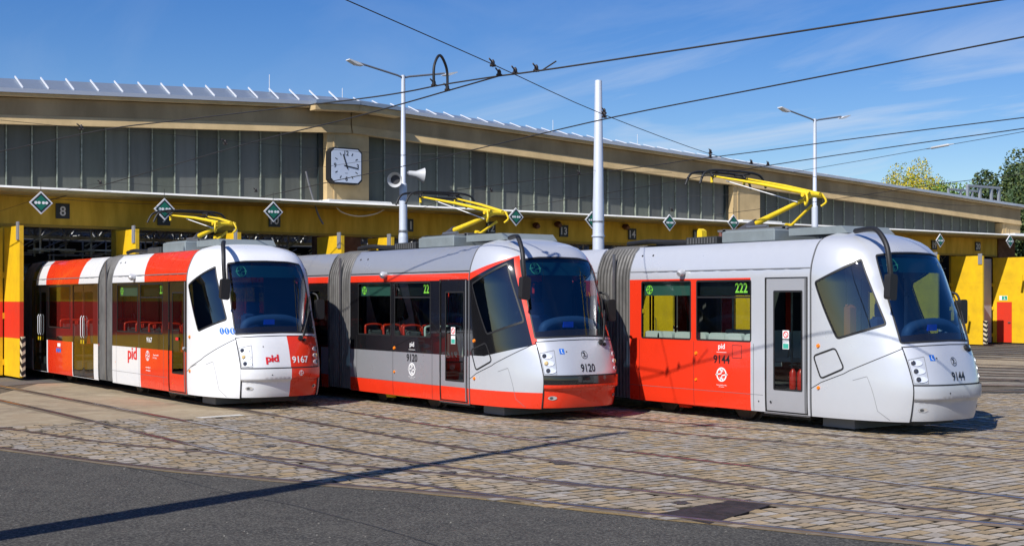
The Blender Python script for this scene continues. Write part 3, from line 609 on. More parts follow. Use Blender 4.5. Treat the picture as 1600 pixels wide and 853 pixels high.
# ================================================================== POLES AND LAMPS
def lamp_post(u, vtop, dep_xy, label, r0=.14, top=None, name='lamp_post'):
    X, Y = dep_xy; t = S_ * X + C_ * Y; zt = top if top else CZ + (HOR - vtop) * t / FPX
    s = empty(name, (X, Y, 0), label=label, cat='lamp post', group='double armed lamp posts')
    zb = zt * .63
    MB().tube([(0, 0, 0), (0, 0, zb * .72)], r0, 20).tube([(0, 0, zb * .72), (0, 0, zb * .75), (0, 0, zb)], [r0, r0 * .86, r0 * .82], 20).tube([(0, 0, zb), (0, 0, zb + .06), (0, 0, zt)], [r0 * .8, r0 * .56, r0 * .42], 16).build('shaft', GALV, s)
    MB().tube([(0, 0, zb * .745), (0, 0, zb * .755)], r0 * 1.04, 20).tube([(0, 0, zb * .60), (0, 0, zb * .61)], r0 * 1.08, 20).build('clamp_band', METAL, s)
    for sg in (-1, 1):
        MB().tube([(0, 0, zt - .08), (sg * .2, 0, zt - .02), (sg * 1.45, 0, zt + .2)], .03, 8).build('arm', M('arm_dark', (.24, .26, .29), .5, .5), s)
        MB().prism([(1.38, -.05), (1.5, .02), (1.85, .10), (1.86, .07), (1.6, -.04)], lambda a, c: (sg * a, -.11, zt + .18 + c), lambda a, c: (sg * a, .11, zt + .18 + c)).build('lamp_head', M('lamp_head', (.62, .64, .66), .5), s)
    return s, zt
lp, z1 = lamp_post(630, 118, (19.8, 33.2), 'grey lamp post with two loudspeakers rising behind the middle tram')
lamp_post(1275, 186, (36.8, 32.3), 'grey lamp post rising behind the right tram roof')
lamp_post(0, 0, (-.8, 10.85), 'lamp post outside the frame whose shadow crosses the asphalt', r0=.22, top=13.6)
def horn(u, v, dirv, label):
    p = PY(u, v, 33.1); s = empty('loudspeaker', p, label=label, cat='loudspeaker', group='loudspeakers on the lamp post')
    d = Vector(dirv).normalized(); m = Vector((0, 0, 0))
    MB().tube([d * -.28, d * -.2, d * -.05, d * .12, d * .2], [.08, .09, .10, .18, .225], 20, cap=False).build('horn', M('horn_grey', (.50, .51, .52), .5), s)
    MB().tube([d * .04, d * .0], [.135, .06], 16).build('throat', M('throat_dark', (.04, .04, .045), .7), s)
    MB().tube([d * -.32, d * -.26], [.06, .075], 12).build('driver_unit', METAL, s)
    return s
horn(618, 281, (-.75, -1, -.12), 'round grey horn loudspeaker facing the camera, left of the lamp post'); horn(652, 273, (1.0, -.35, -.1), 'grey horn loudspeaker pointing right, right of the lamp post')
# thick mast
Xm, Ym = 19.8, 24.1; tm = S_ * Xm + C_ * Ym; zt = CZ + (HOR - 126) * tm / FPX
ms = empty('catenary_mast', (Xm, Ym, 0), label='thick plain grey steel mast rising behind the middle and right trams', cat='mast')
MB().tube([(0, 0, 0), (0, 0, 4.5), (0, 0, 4.55), (0, 0, zt - .02), (0, 0, zt)], [.145, .135, .13, .083, .075], 28).build('shaft', GALV, ms)
MB().tube([(0, 0, CZ + 1.18 * tm / FPX * 100), (0, 0, CZ + 1.18 * tm / FPX * 100 + .04)], .142, 24).build('band', METAL, ms)
MB().tube([(0, 0, 3.62), (0, 0, 3.66)], .16, 24).build('collar', GALV, ms)
# ================================================================== OVERHEAD WIRES
def W(u, v, z, ymax=36.1):
    p = G(u, v, z)
    return p if p[1] <= ymax and p[1] > 0 else PY(u, v, ymax)
def wire(P, z, r, label, name='contact_wire', clamps=(), group='overhead wires above the yard'):
    pts = smooth_path([W(u, v, z if len(q) == 0 else q[0]) for (u, v, *q) in P], 4); o0 = pts[0]
    s = empty(name, o0, label=label, cat='wire', group=group); pts = [p - o0 for p in pts]
    MB().tube(pts, r, 6).build('cable', WIRE, s)
    for (u, v) in clamps:
        c = Vector(W(u, v, z)) - o0
        MB().tube([c + Vector((0, 0, -.01)), c + Vector((0, 0, .035)), c + Vector((0, 0, .07)), c + Vector((0, 0, .10))], [.014, .032, .03, .012], 8).tube([c + Vector((-.10, -.05, .10)), c + Vector((-.04, -.02, .07)), c + Vector((.05, .03, .03))], .012, 6).tube([c + Vector((-.04, .02, .012)), c + Vector((.04, -.02, .012))], .02, 6).build('clamp', M('clamp_brown', (.05, .04, .038), .5, .3), s)
    return s
Z = 5.5
wire([(1700, -22), (1565, 0), (1200, 57), (870, 107), (780, 119)], Z, .013, 'thick dark wire from the top right corner to the junction in the middle sky', clamps=((838, 112), (805, 116), (780, 119)))
wire([(780, 119), (690, 133), (634, 144), (560, 155), (400, 174), (264, 190), (157, 204), (0, 237), (-120, 262)], Z, .012, 'upper left branch of the wire from the sky junction', clamps=((678, 135),))
wire([(780, 119), (700, 142), (634, 161), (539, 187), (400, 221), (264, 260), (135, 297), (60, 318)], Z, .012, 'lower left branch of the wire from the sky junction', clamps=((699, 142), (128, 299)))
wire([(1720, 34), (1600, 58), (1200, 136), (965, 182), (800, 220), (621, 262), (526, 282), (400, 310)], Z, .012, 'dark wire crossing the thick mast from the upper right', clamps=((944, 184),))
wire([(1720, 170), (1600, 184), (1350, 215), (1200, 235), (1081, 250), (997, 262), (800, 286), (650, 306)], Z, .011, 'upper of the two wires over the right tram pantograph', clamps=((1110, 247), (905, 273)))
wire([(1720, 182), (1600, 201), (1400, 229), (1200, 259), (1080, 279), (900, 310), (800, 325)], Z, .011, 'lower of the two wires over the right tram pantograph', clamps=((1200, 259),))
wire([(1700, 187), (1600, 206), (1475, 228), (1340, 252), (1240, 269)], Z, .006, 'thin wire with a white insulator below the two wires on the right', clamps=())
wire([(1720, 256), (1600, 272), (1450, 290), (1300, 312), (1100, 338)], 5.3, .009, 'dark wire before the tree on the far right', clamps=())
wire([(420, -52), (540, 0), (770, 101), (940, 178), (1110, 241), (1200, 262), (1290, 280)], 5.62, .007, 'thin span wire descending from the top edge past both masts', 'span_wire', clamps=((770, 104), (944, 178), (1110, 240), (1174, 256)))
wire([(0, 188), (104, 198), (130, 201), (250, 209), (420, 226), (600, 240), (760, 250)], 5.4, .005, 'thin span wire across the left glazing', 'span_wire', clamps=((127, 203), (352, 226)))
wire([(0, 330, 4.9), (150, 287), (300, 292), (500, 262), (700, 240), (905, 265), (1050, 270)], 5.2, .004, 'very thin wire crossing the glazing behind the left lamp post', 'span_wire', clamps=((157, 288), (400, 300)))
wire([(640, 332, 4.6), (760, 300, 4.8), (935, 311, 5.0), (1100, 306, 5.0), (1300, 300, 5), (1480, 320, 4.9), (1600, 322, 4.9)], 5, .005, 'thin wire tied to the thick mast at glazing height', 'span_wire', clamps=((935, 312), (768, 300), (1050, 330)))
for (a, c_, lb) in (((0, 305), (430, 322), 'left'), ((680, 332), (1000, 345), 'middle'), ((1030, 345), (1600, 374), 'right')):
    wire([(a[0], a[1]), ((a[0] + c_[0]) / 2, (a[1] + c_[1]) / 2 + 5), c_], 4.95, .006, 'thin span wire carrying the diamond boards, %s stretch' % lb, 'span_wire')
for u, v, u2, v2, lb in ((1448, 233, 1490, 225, 'right'),):
    p, q = Vector(W(u, v, Z)), Vector(W(u2, v2, Z)); o = MB().tube([(0, 0, 0), (q - p) * .15, (q - p) * .2, (q - p) * .8, (q - p) * .85, q - p], [.01, .012, .028, .028, .012, .01], 8).build('insulator', M('insulator_white', (.6, .6, .58), .4)); o.location = p
    tag(o, 'white rod insulator on the thin wire at the right', 'insulator')
p0 = Vector(W(678, 133, Z)); p1 = Vector(W(699, 140, Z)); top = Vector(W(686, 92, Z + .28)); 
o = MB().tube(smooth_path([(0, 0, 0), (p1 - p0) * .02 + Vector((0, 0, .30)), (p1 - p0) * .45 + Vector((0, 0, .50)), (p1 - p0) * .95 + Vector((0, 0, .32)), p1 - p0], 6), .022, 8).build('jumper_cable', BLK); o.location = p0; tag(o, 'black arched jumper cable bridging the two wires in the sky', 'cable')
p0 = Vector(W(846, 111, Z)); p1 = Vector(W(869, 96, Z + .12)); o = tube('wire_tail', [(0, 0, 0), p1 - p0], .011, WIRE, None, 6); o.location = p0; tag(o, 'short dark wire end sticking up at the sky junction', 'wire')
o = tube('hanging_cable', smooth_path([PY(u, v, 36.0) for u, v in ((478, 268), (486, 300), (497, 335), (505, 350))], 4), .03, M('cable_grey', (.16, .16, .17), .6)); tag(o, 'dark grey cable hanging in front of the lintel left of the clock pier', 'cable')
o = tube('white_cable', smooth_path([PY(u, v, 36.2) for u, v in ((524, 322), (535, 332), (560, 338), (590, 333), (612, 318))], 4), .022, LETW); tag(o, 'white cable sagging across the ledge below the clock', 'cable')

# ================================================================== TREES
def tree(name, u, vtop, Yd, crown_r, h_scale, cols, label, n=5000, leaf=.35, seed=1, lobes=9):
    rnd = random.Random(seed); p = PY(u, HOR, Yd); t_ = S_ * p[0] + C_ * p[1]; zt = CZ + (HOR - vtop) * t_ / FPX
    s = empty(name, (p[0], p[1], 0), label=label, cat='tree')
    m = MB(); m.tube([(0, 0, 0), (.1, 0, zt * .35), (-.1, .1, zt * .75)], [.35, .25, .08], 8)
    L = []
    for k in range(lobes):
        a = rnd.uniform(0, 6.28); r = crown_r * rnd.uniform(.15, .8); z = zt * rnd.uniform(.45, .86); c = Vector((r * math.cos(a), r * math.sin(a), z)); L.append((c, crown_r * rnd.uniform(.24, .46)))
        m.tube([(0, 0, z * .55), tuple(c * .6 + Vector((0, 0, z * .3))), tuple(c)], [.12, .07, .02], 5)
    L.append((Vector((0, 0, zt - crown_r * .36)), crown_r * .40))
    m.build('trunk', M('bark', (.10, .075, .05), .9), s)
    V = []; F = []; idx = []
    for k in range(n):
        c, r = rnd.choice(L); d = Vector((rnd.gauss(0, 1), rnd.gauss(0, 1), rnd.gauss(0, 1))).normalized() * r * (rnd.random() ** .35) * Vector((1, 1, h_scale)).z ** .2
        q = c + Vector((d.x, d.y, d.z * h_scale)); e = Vector((rnd.gauss(0, 1), rnd.gauss(0, 1), rnd.gauss(0, 1))).normalized(); f = e.cross(Vector((rnd.gauss(0, 1), rnd.gauss(0, 1), rnd.gauss(0, 1)))).normalized()
        l = leaf * rnd.uniform(.5, 1.2); i = len(V); V += [q - e * l, q + f * l * .55, q + e * l, q - f * l * .55]; F.append((i, i + 1, i + 2, i + 3)); idx.append(rnd.randrange(len(cols)))
    o = mesh('crown', V, F, cols, s, idx); return s
def LM(n, c):
    m = M(n, c, .6); bnode = m.node_tree.nodes['Principled BSDF']; bnode.inputs['Transmission Weight'].default_value = 0
    bnode.inputs['Subsurface Weight'].default_value = 0; return m
YG = [LM('leaf_yellow', (.60, .46, .015)), LM('leaf_yellow2', (.42, .38, .02)), LM('leaf_lime', (.20, .27, .035))]
GR = [LM('leaf_green', (.13, .24, .035)), LM('leaf_green2', (.20, .30, .05)), LM('leaf_green3', (.07, .14, .03))]
DG = [LM('leaf_dark', (.030, .065, .018)), LM('leaf_dark2', (.05, .09, .025)), LM('leaf_dark3', (.10, .13, .03))]
tree('yellow_tree', 1408, 262, 100, 4.2, 1.3, YG, 'yellow green tree rising above the roof, left one of the pair', 15000, .15, 3, 20)
tree('yellow_tree', 1438, 258, 101, 3.6, 1.5, YG, 'yellow green tree rising above the roof, taller right one of the pair', 15000, .15, 4, 20)
tree('green_tree', 1478, 283, 90, 4.6, 1.0, GR, 'bright green bushy tree just right of the yellow trees', 14000, .17, 5, 18)
tree('green_tree', 1512, 285, 95, 5.2, 1.0, GR, 'bright green tree behind the steel roof frame', 14000, .17, 6, 18)
tree('dark_tree', 1594, 250, 66, 4.2, 1.5, DG, 'tall dark green tree at the right edge of the picture', 26000, .17, 8, 22)
tree('dark_tree', 1572, 310, 70, 3.0, 1.2, DG, 'lower dark green tree beside the roof frame', 12000, .17, 9, 16)
tree('dark_tree', 1640, 262, 60, 5.0, 1.4, DG, 'dark green tree partly outside the right edge', 20000, .18, 10, 20)
tree('dark_tree', 1612, 350, 62, 3.2, 1.2, DG, 'dark green bush closing the gap right of the depot corner', 6000, .24, 12, 10)
# ================================================================== TRAMS
def lerp(tab, z):
    if z <= tab[0][0]: return tab[0][1]
    if z >= tab[-1][0]: return tab[-1][1]
    for i in range(len(tab) - 1):
        if z <= tab[i + 1][0]: break
    x0, y0 = tab[i]; x1, y1 = tab[i + 1]; h = x1 - x0; d = (y1 - y0) / h
    def slp(j):
        if j <= 0 or j >= len(tab) - 1: return d
        a = (tab[j][1] - tab[j - 1][1]) / (tab[j][0] - tab[j - 1][0]); c = (tab[j + 1][1] - tab[j][1]) / (tab[j + 1][0] - tab[j][0])
        return 0 if a * c <= 0 else 2 * a * c / (a + c)
    m0, m1 = slp(i), slp(i + 1); t = (z - x0) / h
    return (2*t**3 - 3*t*t + 1)*y0 + (t**3 - 2*t*t + t)*h*m0 + (-2*t**3 + 3*t*t)*y1 + (t**3 - t*t)*h*m1
NT = [(.2, .11), (.3, .07), (.45, .035), (.72, 0), (.8, .005), (1.0, .05), (1.25, .13), (1.4, .2), (1.6, .29), (2.2, .56), (2.85, .88), (3.0, 1.02), (3.1, 1.2), (3.18, 1.45), (3.24, 1.7), (3.27, 1.95)]
WT = [(.2, 1.21), (.35, 1.225), (.6, 1.23), (2.5, 1.23), (2.65, 1.215), (2.9, 1.13), (3.05, 1.04), (3.13, .93), (3.2, .7), (3.25, .4), (3.27, 0)]
L0 = 1.95
TT = [(math.sin(i / 200 * math.pi / 2) ** .6, 1 - math.cos(i / 200 * math.pi / 2)) for i in range(201)]
AA = [0]
for i in range(200): AA.append(AA[-1] + math.hypot(1.23 * (TT[i + 1][0] - TT[i][0]), L0 * (TT[i + 1][1] - TT[i][1])))
AT = AA[-1]
from bisect import bisect_right
_nc = {}
def nw(z):
    k = round(z, 4)
    if k not in _nc: _nc[k] = (lerp(NT, z), lerp(WT, z))
    return _nc[k]
def F0(a, z):
    s = -1 if a < 0 else 1; a = abs(a); n, W_ = nw(z)
    if a >= AT: return Vector((s * W_, L0 + a - AT, z))
    i = min(bisect_right(AA, a) - 1, 199); t = (a - AA[i]) / (AA[i + 1] - AA[i])
    return Vector((s * W_ * (TT[i][0] + t * (TT[i + 1][0] - TT[i][0])), n + (L0 - n) * (TT[i][1] + t * (TT[i + 1][1] - TT[i][1])), z))
def FN(a, z):
    e = .012; z1 = min(z + e, 3.262); z0 = max(z - e, .2)
    da = F0(a + e, z) - F0(a - e, z); dz = F0(a, z1) - F0(a, z0)
    n = da.cross(dz); return n.normalized() if n.length > 1e-9 else Vector((0, 0, 1))
def F(a, z, off=0):
    p = F0(a, z); return p + FN(a, z) * off if off else p
def ay(y): return -(AT + y - L0)           # side chart: a of the visible side at distance y behind the nose
def pipoly(x, y, P): return pip(x, y, P)
def dens(P, sa, sz, closed=True):
    o = []; n = len(P)
    for i in range(n if closed else n - 1):
        p, q = P[i], P[(i + 1) % n]; k = max(1, int(math.ceil(max(abs(q[0] - p[0]) / sa, abs(q[1] - p[1]) / sz))))
        for j in range(k): o.append((p[0] + (q[0] - p[0]) * j / k, p[1] + (q[1] - p[1]) * j / k))
    if not closed: o.append(P[-1])
    return o
def rnd_poly(P, r, k=4):
    o = []; n = len(P)
    for i in range(n):
        p = Vector(P[i]); a = Vector(P[i - 1]); c = Vector(P[(i + 1) % n]); da = (a - p); dc = (c - p); ra = min(r, da.length * .45); rc = min(r, dc.length * .45)
        s, e = p + da.normalized() * ra, p + dc.normalized() * rc
        for j in range(k + 1): t = j / k; q = s * (1 - t) ** 2 + p * 2 * t * (1 - t) + e * t * t; o.append((q.x, q.y))
    return o
def patch(name, P, mat, parent, holes=(), sa=.09, sz=.09, off=0.0, cuts=(), zone=None, offf=None):
    pts = []; edges = []
    def loop(Q, closed=True):
        n = len(pts); pts.extend(Q); m = len(Q)
        for i in range(m if closed else m - 1): edges.append((n + i, n + (i + 1) % m))
    Pd = dens(P, sa, sz); loop(Pd)
    Hd = [dens(h, sa, sz) for h in holes]
    for h in Hd: loop(h)
    for c in cuts: loop(dens(c, sa, sz, False), False)
    x0 = min(p[0] for p in P); x1 = max(p[0] for p in P); y0 = min(p[1] for p in P); y1 = max(p[1] for p in P)
    i = int(math.ceil(x0 / sa)); 
    while i * sa < x1:
        j = int(math.ceil(y0 / sz))
        while j * sz < y1:
            q = (i * sa, j * sz)
            if pip(q[0], q[1], Pd): pts.append(q)
            j += 1
        i += 1
    r = delaunay_2d_cdt([Vector(p) for p in pts], edges, [], 0, 1e-5)
    V2, Fc = r[0], r[2]; keep = []; idx = []
    for f in Fc:
        cx = sum(V2[k].x for k in f) / 3; cy = sum(V2[k].y for k in f) / 3
        if not pip(cx, cy, Pd) or any(pip(cx, cy, h) for h in Hd): continue
        keep.append(tuple(f)); idx.append(zone(cx, cy) if zone else 0)
    used = sorted({k for f in keep for k in f}); mp_ = {k: i for i, k in enumerate(used)}
    V = [F(V2[k].x, V2[k].y, off if offf is None else offf(V2[k].x, V2[k].y)) for k in used]; nn = [FN(V2[k].x, V2[k].y) for k in used]
    # outward orientation
    fs = []
    for f in keep:
        g_ = tuple(mp_[k] for k in f); a, c, d = (V[k] for k in g_)
        fs.append(g_ if (c - a).cross(d - a).dot(nn[g_[0]]) > 0 else g_[::-1])
    o = mesh(name, V, fs, mat, parent, idx, True)
    if offf is None: o.data.normals_split_custom_set_from_vertices(nn)
    return o
def strip(d, P, w): return d.stroke(dens(P, .07, .07, False), w)
def onF(off): return lambda a, z: F(a, z, off)
def frame(name, Q, wd, mat, parent, off=.004, sa=.1):
    """rubber border round a window polygon Q"""
    c = (sum(p[0] for p in Q) / len(Q), sum(p[1] for p in Q) / len(Q)); inner = []
    n = len(Q)
    for i in range(n):
        p = Vector(Q[i]); a = Vector(Q[i - 1]); b_ = Vector(Q[(i + 1) % n]); d = (b_ - a).normalized(); nn = Vector((-d.y, d.x))
        if nn.dot(Vector(c) - p) < 0: nn = -nn
        q = p + nn * wd; inner.append((q.x, q.y))
    return patch(name, Q, mat, parent, holes=[inner], sa=sa, sz=sa, off=off)
def mir(P): return [(-a, z) for a, z in reversed(P)]
WS = rnd_poly([(-.945, 1.44), (-.5, 1.485 - .02), (0, 1.475), (.5, 1.465), (.945, 1.44), (.915, 2.84), (.5, 2.885), (0, 2.895), (-.5, 2.885), (-.915, 2.84)], .05)
SW = rnd_poly([(-2.56, 2.42), (-1.22, 2.79), (-1.06, 1.73), (-2.08, 1.49)], .07)
Y1A, Y1B, Y2, Y3 = 6.45, 7.4, 12.9, 13.8
ZR = 3.12
WIN_A = [(3.27, 4.62), (4.75, 6.10)]
def tram(cfg):
    cx, cy = cfg['loc']; root = empty('tram', (cx, cy, 0), label=cfg['label'], cat='tram', group='trams lined up before the depot')
    kind = cfg['kind']; pm = [WHITE if kind == 1 else (SILV if kind == 3 else SILVD), RED, BLKP, SILV]
    # ---------- paint zones; returns index into pm
    K2 = .40 / (AT - 1.0); K3 = .30 / (AT - .9)
    def zone(a, z):
        aa = abs(a); y = L0 + aa - AT
        if kind == 3:
            return 1 if (y > 3.29 and z < 2.5 and y < Y1A + .01) or (y > Y1B - .01 and z < 2.5) else 0
        if kind == 2:
            if aa < AT:
                if z < .52: return 1
                top = 2.48 + (AT - aa) * K2; bot = 1.12 if aa > 2.2 else 1.12 + (2.2 - aa) * .18; fr_b = 1.01 + (z - 1.4) * .03
                if aa > fr_b and bot < z < top: return 2
                if aa > .90 and bot < z < 2.61 + (AT - aa) * K3: return 1
                return 3
            if z > 2.61: return 0
            if z > 2.48: return 1
            if z > 1.10: return 2
            if z > .52: return 0
            return 1
        # kind 1
        if aa < AT: return 0
        if z > 2.5:
            sl_ = (z - 2.5) * .25
            if y < Y1A: return 1 if y < 4.35 + sl_ else 0
            return 1 if 8.9 - sl_ < y < 11.6 + sl_ else (0 if y < 12.5 else 2)
        if z > 1.08: return 2
        if y < Y1A: return 1 if y < 4.6 else 0
        return 1 if 9.4 < y < 11.45 else 0
    cuts = []
    K2 = .40 / (AT - 1.0); K3 = .30 / (AT - .9)
    if kind == 2:
        for s in (-1, 1):
            cuts += [[(s * .9, .52), (s * 7, .52)], [(s * AT, 1.10), (s * 7, 1.10)], [(s * AT, 2.48), (s * 7, 2.48)], [(s * AT, 2.61), (s * 7, 2.61)],
                     [(s * AT, 2.48), (s * 1.0, 2.48 + (AT - 1.0) * K2)], [(s * AT, 2.61), (s * .9, 2.61 + (AT - .9) * K3)], [(s * AT, 1.12), (s * 2.2, 1.12), (s * .90, 1.12 + 1.3 * .18)], [(s * 1.007, 1.3), (s * 1.058, 3.0)], [(s * .9, 1.3), (s * .9, 3.1)]]
    # ---------- cab
    cabP = [(-AT - .0, .24), (-.9, .24), (-.90, .815), (-.945, 1.40), (-.5, 1.425), (0, 1.435), (.5, 1.425), (.945, 1.40), (.90, .815), (.9, .24), (AT, .24), (AT, 3.262), (-AT, 3.262)]
    patch('cab_shell', cabP, pm, root, holes=[WS, SW, mir(SW)], sa=.085, sz=.075, cuts=cuts, zone=zone)
    ws = patch('windscreen', WS, MATS['glass_front'], root, sa=.1, sz=.1, off=-.004); frame('windscreen_seal', WS, .028, BLK, root)
    # dark print along the lower and upper edge of the windscreen
    lowp = [(-.93, 1.455), (-.5, 1.485), (0, 1.49), (.5, 1.485), (.93, 1.455), (.925, 1.56), (.5, 1.60), (0, 1.61), (-.5, 1.60), (-.925, 1.56)]
    patch('windscreen_print', lowp, BLKP, ws, off=.003, sa=.1, sz=.1)
    for q in (SW, mir(SW)): sw = patch('side_window', q, MATS['glass_front'], root, sa=.2, sz=.2, off=-.004); frame('window_seal', q, .035, BLK, root)
    # hood panel
    hoodP = [(-.885, .825), (.885, .825), (.925, 1.385), (.5, 1.412), (0, 1.42), (-.5, 1.412), (-.925, 1.385)]
    hz = (lambda a, z: 1 if (kind == 1 and a > .10) else 0)
    hm = [WHITE, RED] if kind == 1 else ([SILV, RED])
    hood = patch('hood', hoodP, hm, root, cuts=[[(.10, .7), (.10, 1.5)]] if kind == 1 else [], zone=hz, off=.002)
    # bumper in two steps
    def bof(a, z): return .03 if z > .60 else (.03 - .045 * min(1, (.60 - z) / .04))
    bz = (lambda a, z: 1 if (kind == 1 and a > .10) else (1 if kind == 2 and z < .66 else (2 if kind == 2 else 0)))
    bm_ = [WHITE, RED] if kind == 1 else ([SILV, RED, BLKP])
    bump = patch('bumper', [(-.875, .25), (.875, .25), (.885, .80), (-.885, .80)], bm_, root, sa=.09, sz=.03, offf=bof, zone=bz, cuts=([[(.10, .2), (.10, .9)]] if kind == 1 else []) + ([[(-1, .66), (1, .66)]] if kind == 2 else []) + [[(-1, .6), (1, .6)], [(-1, .56), (1, .56)]])
    strip(D2(), [(-.885, .81), (.885, .81)], .022).build('panel_gap', onF(.006), SEAM, root)
    strip(D2(), [(-.94, 1.395), (-.5, 1.418), (0, 1.427), (.5, 1.418), (.94, 1.395)], .012).build('panel_gap', onF(.006), SEAM, root)
    for s in (-1, 1):
        strip(D2(), [(s * .89, .24), (s * .893, .80), (s * .935, 1.30)], .016).build('panel_gap', onF(.006), SEAM, root)
        # waist seam sweeping up from the cab door line to the windscreen corner
        strip(D2(), [(s * AT, .69), (s * 2.45, .80), (s * 2.0, .96), (s * 1.9, 1.01), (s * 1.4, 1.20), (s * .94, 1.37)], .011).build('panel_gap', onF(.003), SEAM, root)
        strip(D2(), [(s * 1.85, .86), (s * 1.60, .93), (s * 1.42, .40), (s * 1.2, .26)], .006).build('panel_gap', onF(.003), SEAML, root)
        strip(D2(), [(s * (AT - .004), .24), (s * (AT - .004), 3.2)], .018).build('cab_joint', onF(.004), SEAM, root)
        if kind != 1: 
            pn = rnd_poly([(s * 2.60, 1.22), (s * 2.13, 1.36), (s * 1.99, 1.04), (s * 2.45, .86)], .06); strip(D2(), pn + [pn[0]], .028).build('hatch_seal', onF(.005), BLK, root)
        else: strip(D2(), [(s * 2.5, .78), (s * 2.2, .86)], .008).build('panel_gap', onF(.003), SEAML, root)
        for (a_, z_, r_) in ((2.49, 1.385, .033), (2.50, .71, .03)): MB().tube([F(s * a_, z_, -.01), F(s * a_, z_, .022)], [r_ * 1.2, r_ * .8], 12).build('indicator', ORANGE, root)
        # headlamp group
        hp = [(s * .875, .845), (s * .66, .84), (s * .64, 1.25), (s * .90, 1.20)]; strip(D2(), hp + [hp[0]], .007).build('panel_gap', onF(.005), SEAML, hood)
        for k, z_ in enumerate((.905, 1.03, 1.155)):
            a_ = s * (.79 + .015 * k); P_ = [(a_ - s * .035 + s * .095 * math.cos(q_ * .3927), z_ + .050 * math.sin(q_ * .3927) * (1 if s * math.cos(q_ * .3927) * s > 0 else .9)) for q_ in range(16)]
            hl = MB().prism(P_, lambda u, v: F(u, v, -.004), lambda u, v: F(u, v, .012)).build('headlight', M('lamp_bowl', (.86, .88, .90), .25, .35), root)
            MB().tube([F(a_ + s * .012, z_, .010), F(a_ + s * .012, z_, .022), F(a_ + s * .012, z_, .026)], [.038, .034, .02], 14).build('lens', M('lamp_lens_warm', (.75, .55, .25), .12, .2) if k == 1 and kind != 3 else M('lamp_lens', (.10, .10, .11), .06, .6), hl)
        a_ = s * .72; d = D2().disc(a_, .43, .035, 16, 2.3).build('fog_lamp', onF(-.008), M('chrome', (.85, .87, .9), .2, .7), bump); D2().disc(a_ - .02, .43, .02, 12, 1.6).build('fog_lens', onF(-.002), INTD, bump)
    # module bodies (side skins, roofs)
    def module(y0, y1, holes, doorh):
        for s in (-1, 1):
            P = [(s * (AT + y0 - L0), .24), (s * (AT + y1 - L0), .24), (s * (AT + y1 - L0), ZR), (s * (AT + y0 - L0), ZR)]
            H = [[(s * (AT + p[0] - L0), p[1]) for p in h] for h in holes + doorh]
            cs = []
            if kind == 3: cs = [[(s * (AT + 3.29 - L0), .2), (s * (AT + 3.29 - L0), 2.5)], [(s * AT, 2.5), (s * (AT + 12), 2.5)]]
            if kind == 2: cs = [[(s * AT, z_), (s * (AT + 12), z_)] for z_ in (.52, 1.10, 2.48, 2.61)]
            if kind == 1: cs = [[(s * AT, z_), (s * (AT + 12), z_)] for z_ in (1.08, 2.5)] + [[(s * (AT + yy - L0), .2), (s * (AT + yy - L0), 1.08)] for yy in (4.6, 9.4, 11.45)] + [[(s * (AT + yy - L0), 2.5), (s * (AT + yy - L0 + .155 * g_), 3.12)] for yy, g_ in ((4.35, 1), (8.9, -1), (11.6, 1), (12.5, 0))]
            patch('side_skin', P, pm, root, holes=H, sa=.4, sz=.12, cuts=cs, zone=zone)
        w_ = lerp(WT, ZR); box('roof_deck', (-w_, y0, ZR - .03), (w_, y1, ZR - .002), SILVD if kind != 1 else WHITE, root)
        box('floor', (-1.15, y0, .30), (1.15, y1, .62), INTD, root); box('ceiling', (-1.05, y0, 2.74), (1.05, y1, 2.78), INT, root)
        strip(D2(), [(ay(y0 + .02), 2.645), (ay(y1 - .02), 2.645)], .018).build('roof_joint', onF(.004), SEAML if kind != 2 else SEAM, root)
        for yy in (y0 + .015, y1 - .015): strip(D2(), [(ay(yy), .24), (ay(yy), 3.1)], .02).build('end_joint', onF(.004), SEAML, root)
    def rect(y0, z0, y1, z1): return [(y0, z0), (y1, z0), (y1, z1), (y0, z1)]
    WZ0, WZ1 = 1.40, 2.47
    winsA = [rnd_poly(rect(a, WZ0, c, WZ1), .05) for a, c in WIN_A]
    doorA = [rect(2.02, .25, 2.96, 2.50)]
    module(L0, Y1A, winsA, doorA)
    winsB = [rnd_poly(rect(a, WZ0, c, WZ1), .05) for a, c in ((9.55, 11.35),)]
    doorB = [rect(7.75, .25, 9.35, 2.47), rect(11.55, .25, 12.75, 2.47)]
    module(Y1B, Y2, winsB, doorB)
    tg = 'glass_side' if kind == 3 else ('glass_side' if kind == 2 else 'glass_dark')
    for s in (-1, 1):
        f = (lambda P: [(s * (AT + p[0] - L0), p[1]) for p in P])
        for q in winsA + winsB:
            wq = patch('window', f(q), MATS['glass_side'], root, sa=.6, sz=.3, off=-.006); frame('window_frame', f(q), .03, BLK, wq, .003, .6)
            ys = [p[0] for p in q]; m_ = (min(ys), max(ys))
            if m_[0] < 4: strip(D2(), [(s * (AT + m_[0] - L0), 2.17), (s * (AT + m_[1] - L0), 2.17)], .03).build('window_bar', onF(.002), BLK, wq)
        # front passenger door
        dmat = pm
        dq = rnd_poly(rect(2.14, .62, 2.78, 2.28), .03); dp = rect(2.045, .27, 2.935, 2.485)
        dz = zone if kind != 3 else (lambda a, z: 0)
        dcut = [[(s * AT, z_), (s * (AT + 2), z_)] for z_ in ((.52, 1.1, 2.48) if kind == 2 else ((1.08,) if kind == 1 else ()))]
        dr = patch('door', f(dp), dmat if kind != 3 else [M('door_grey', (.42, .43, .46), .35, .3)], root, holes=[f(dq)], sa=.4, sz=.2, off=-.012, zone=dz, cuts=dcut)
        patch('door_window', f(dq), MATS['glass_side'], dr, sa=.6, sz=.4, off=-.016); frame('door_window_seal', f(dq), .03, BLK, dr, -.009, .6)
        frame('door_frame', f(rect(2.02, .25, 2.96, 2.50)), .028, BLK, root, .003, .6)
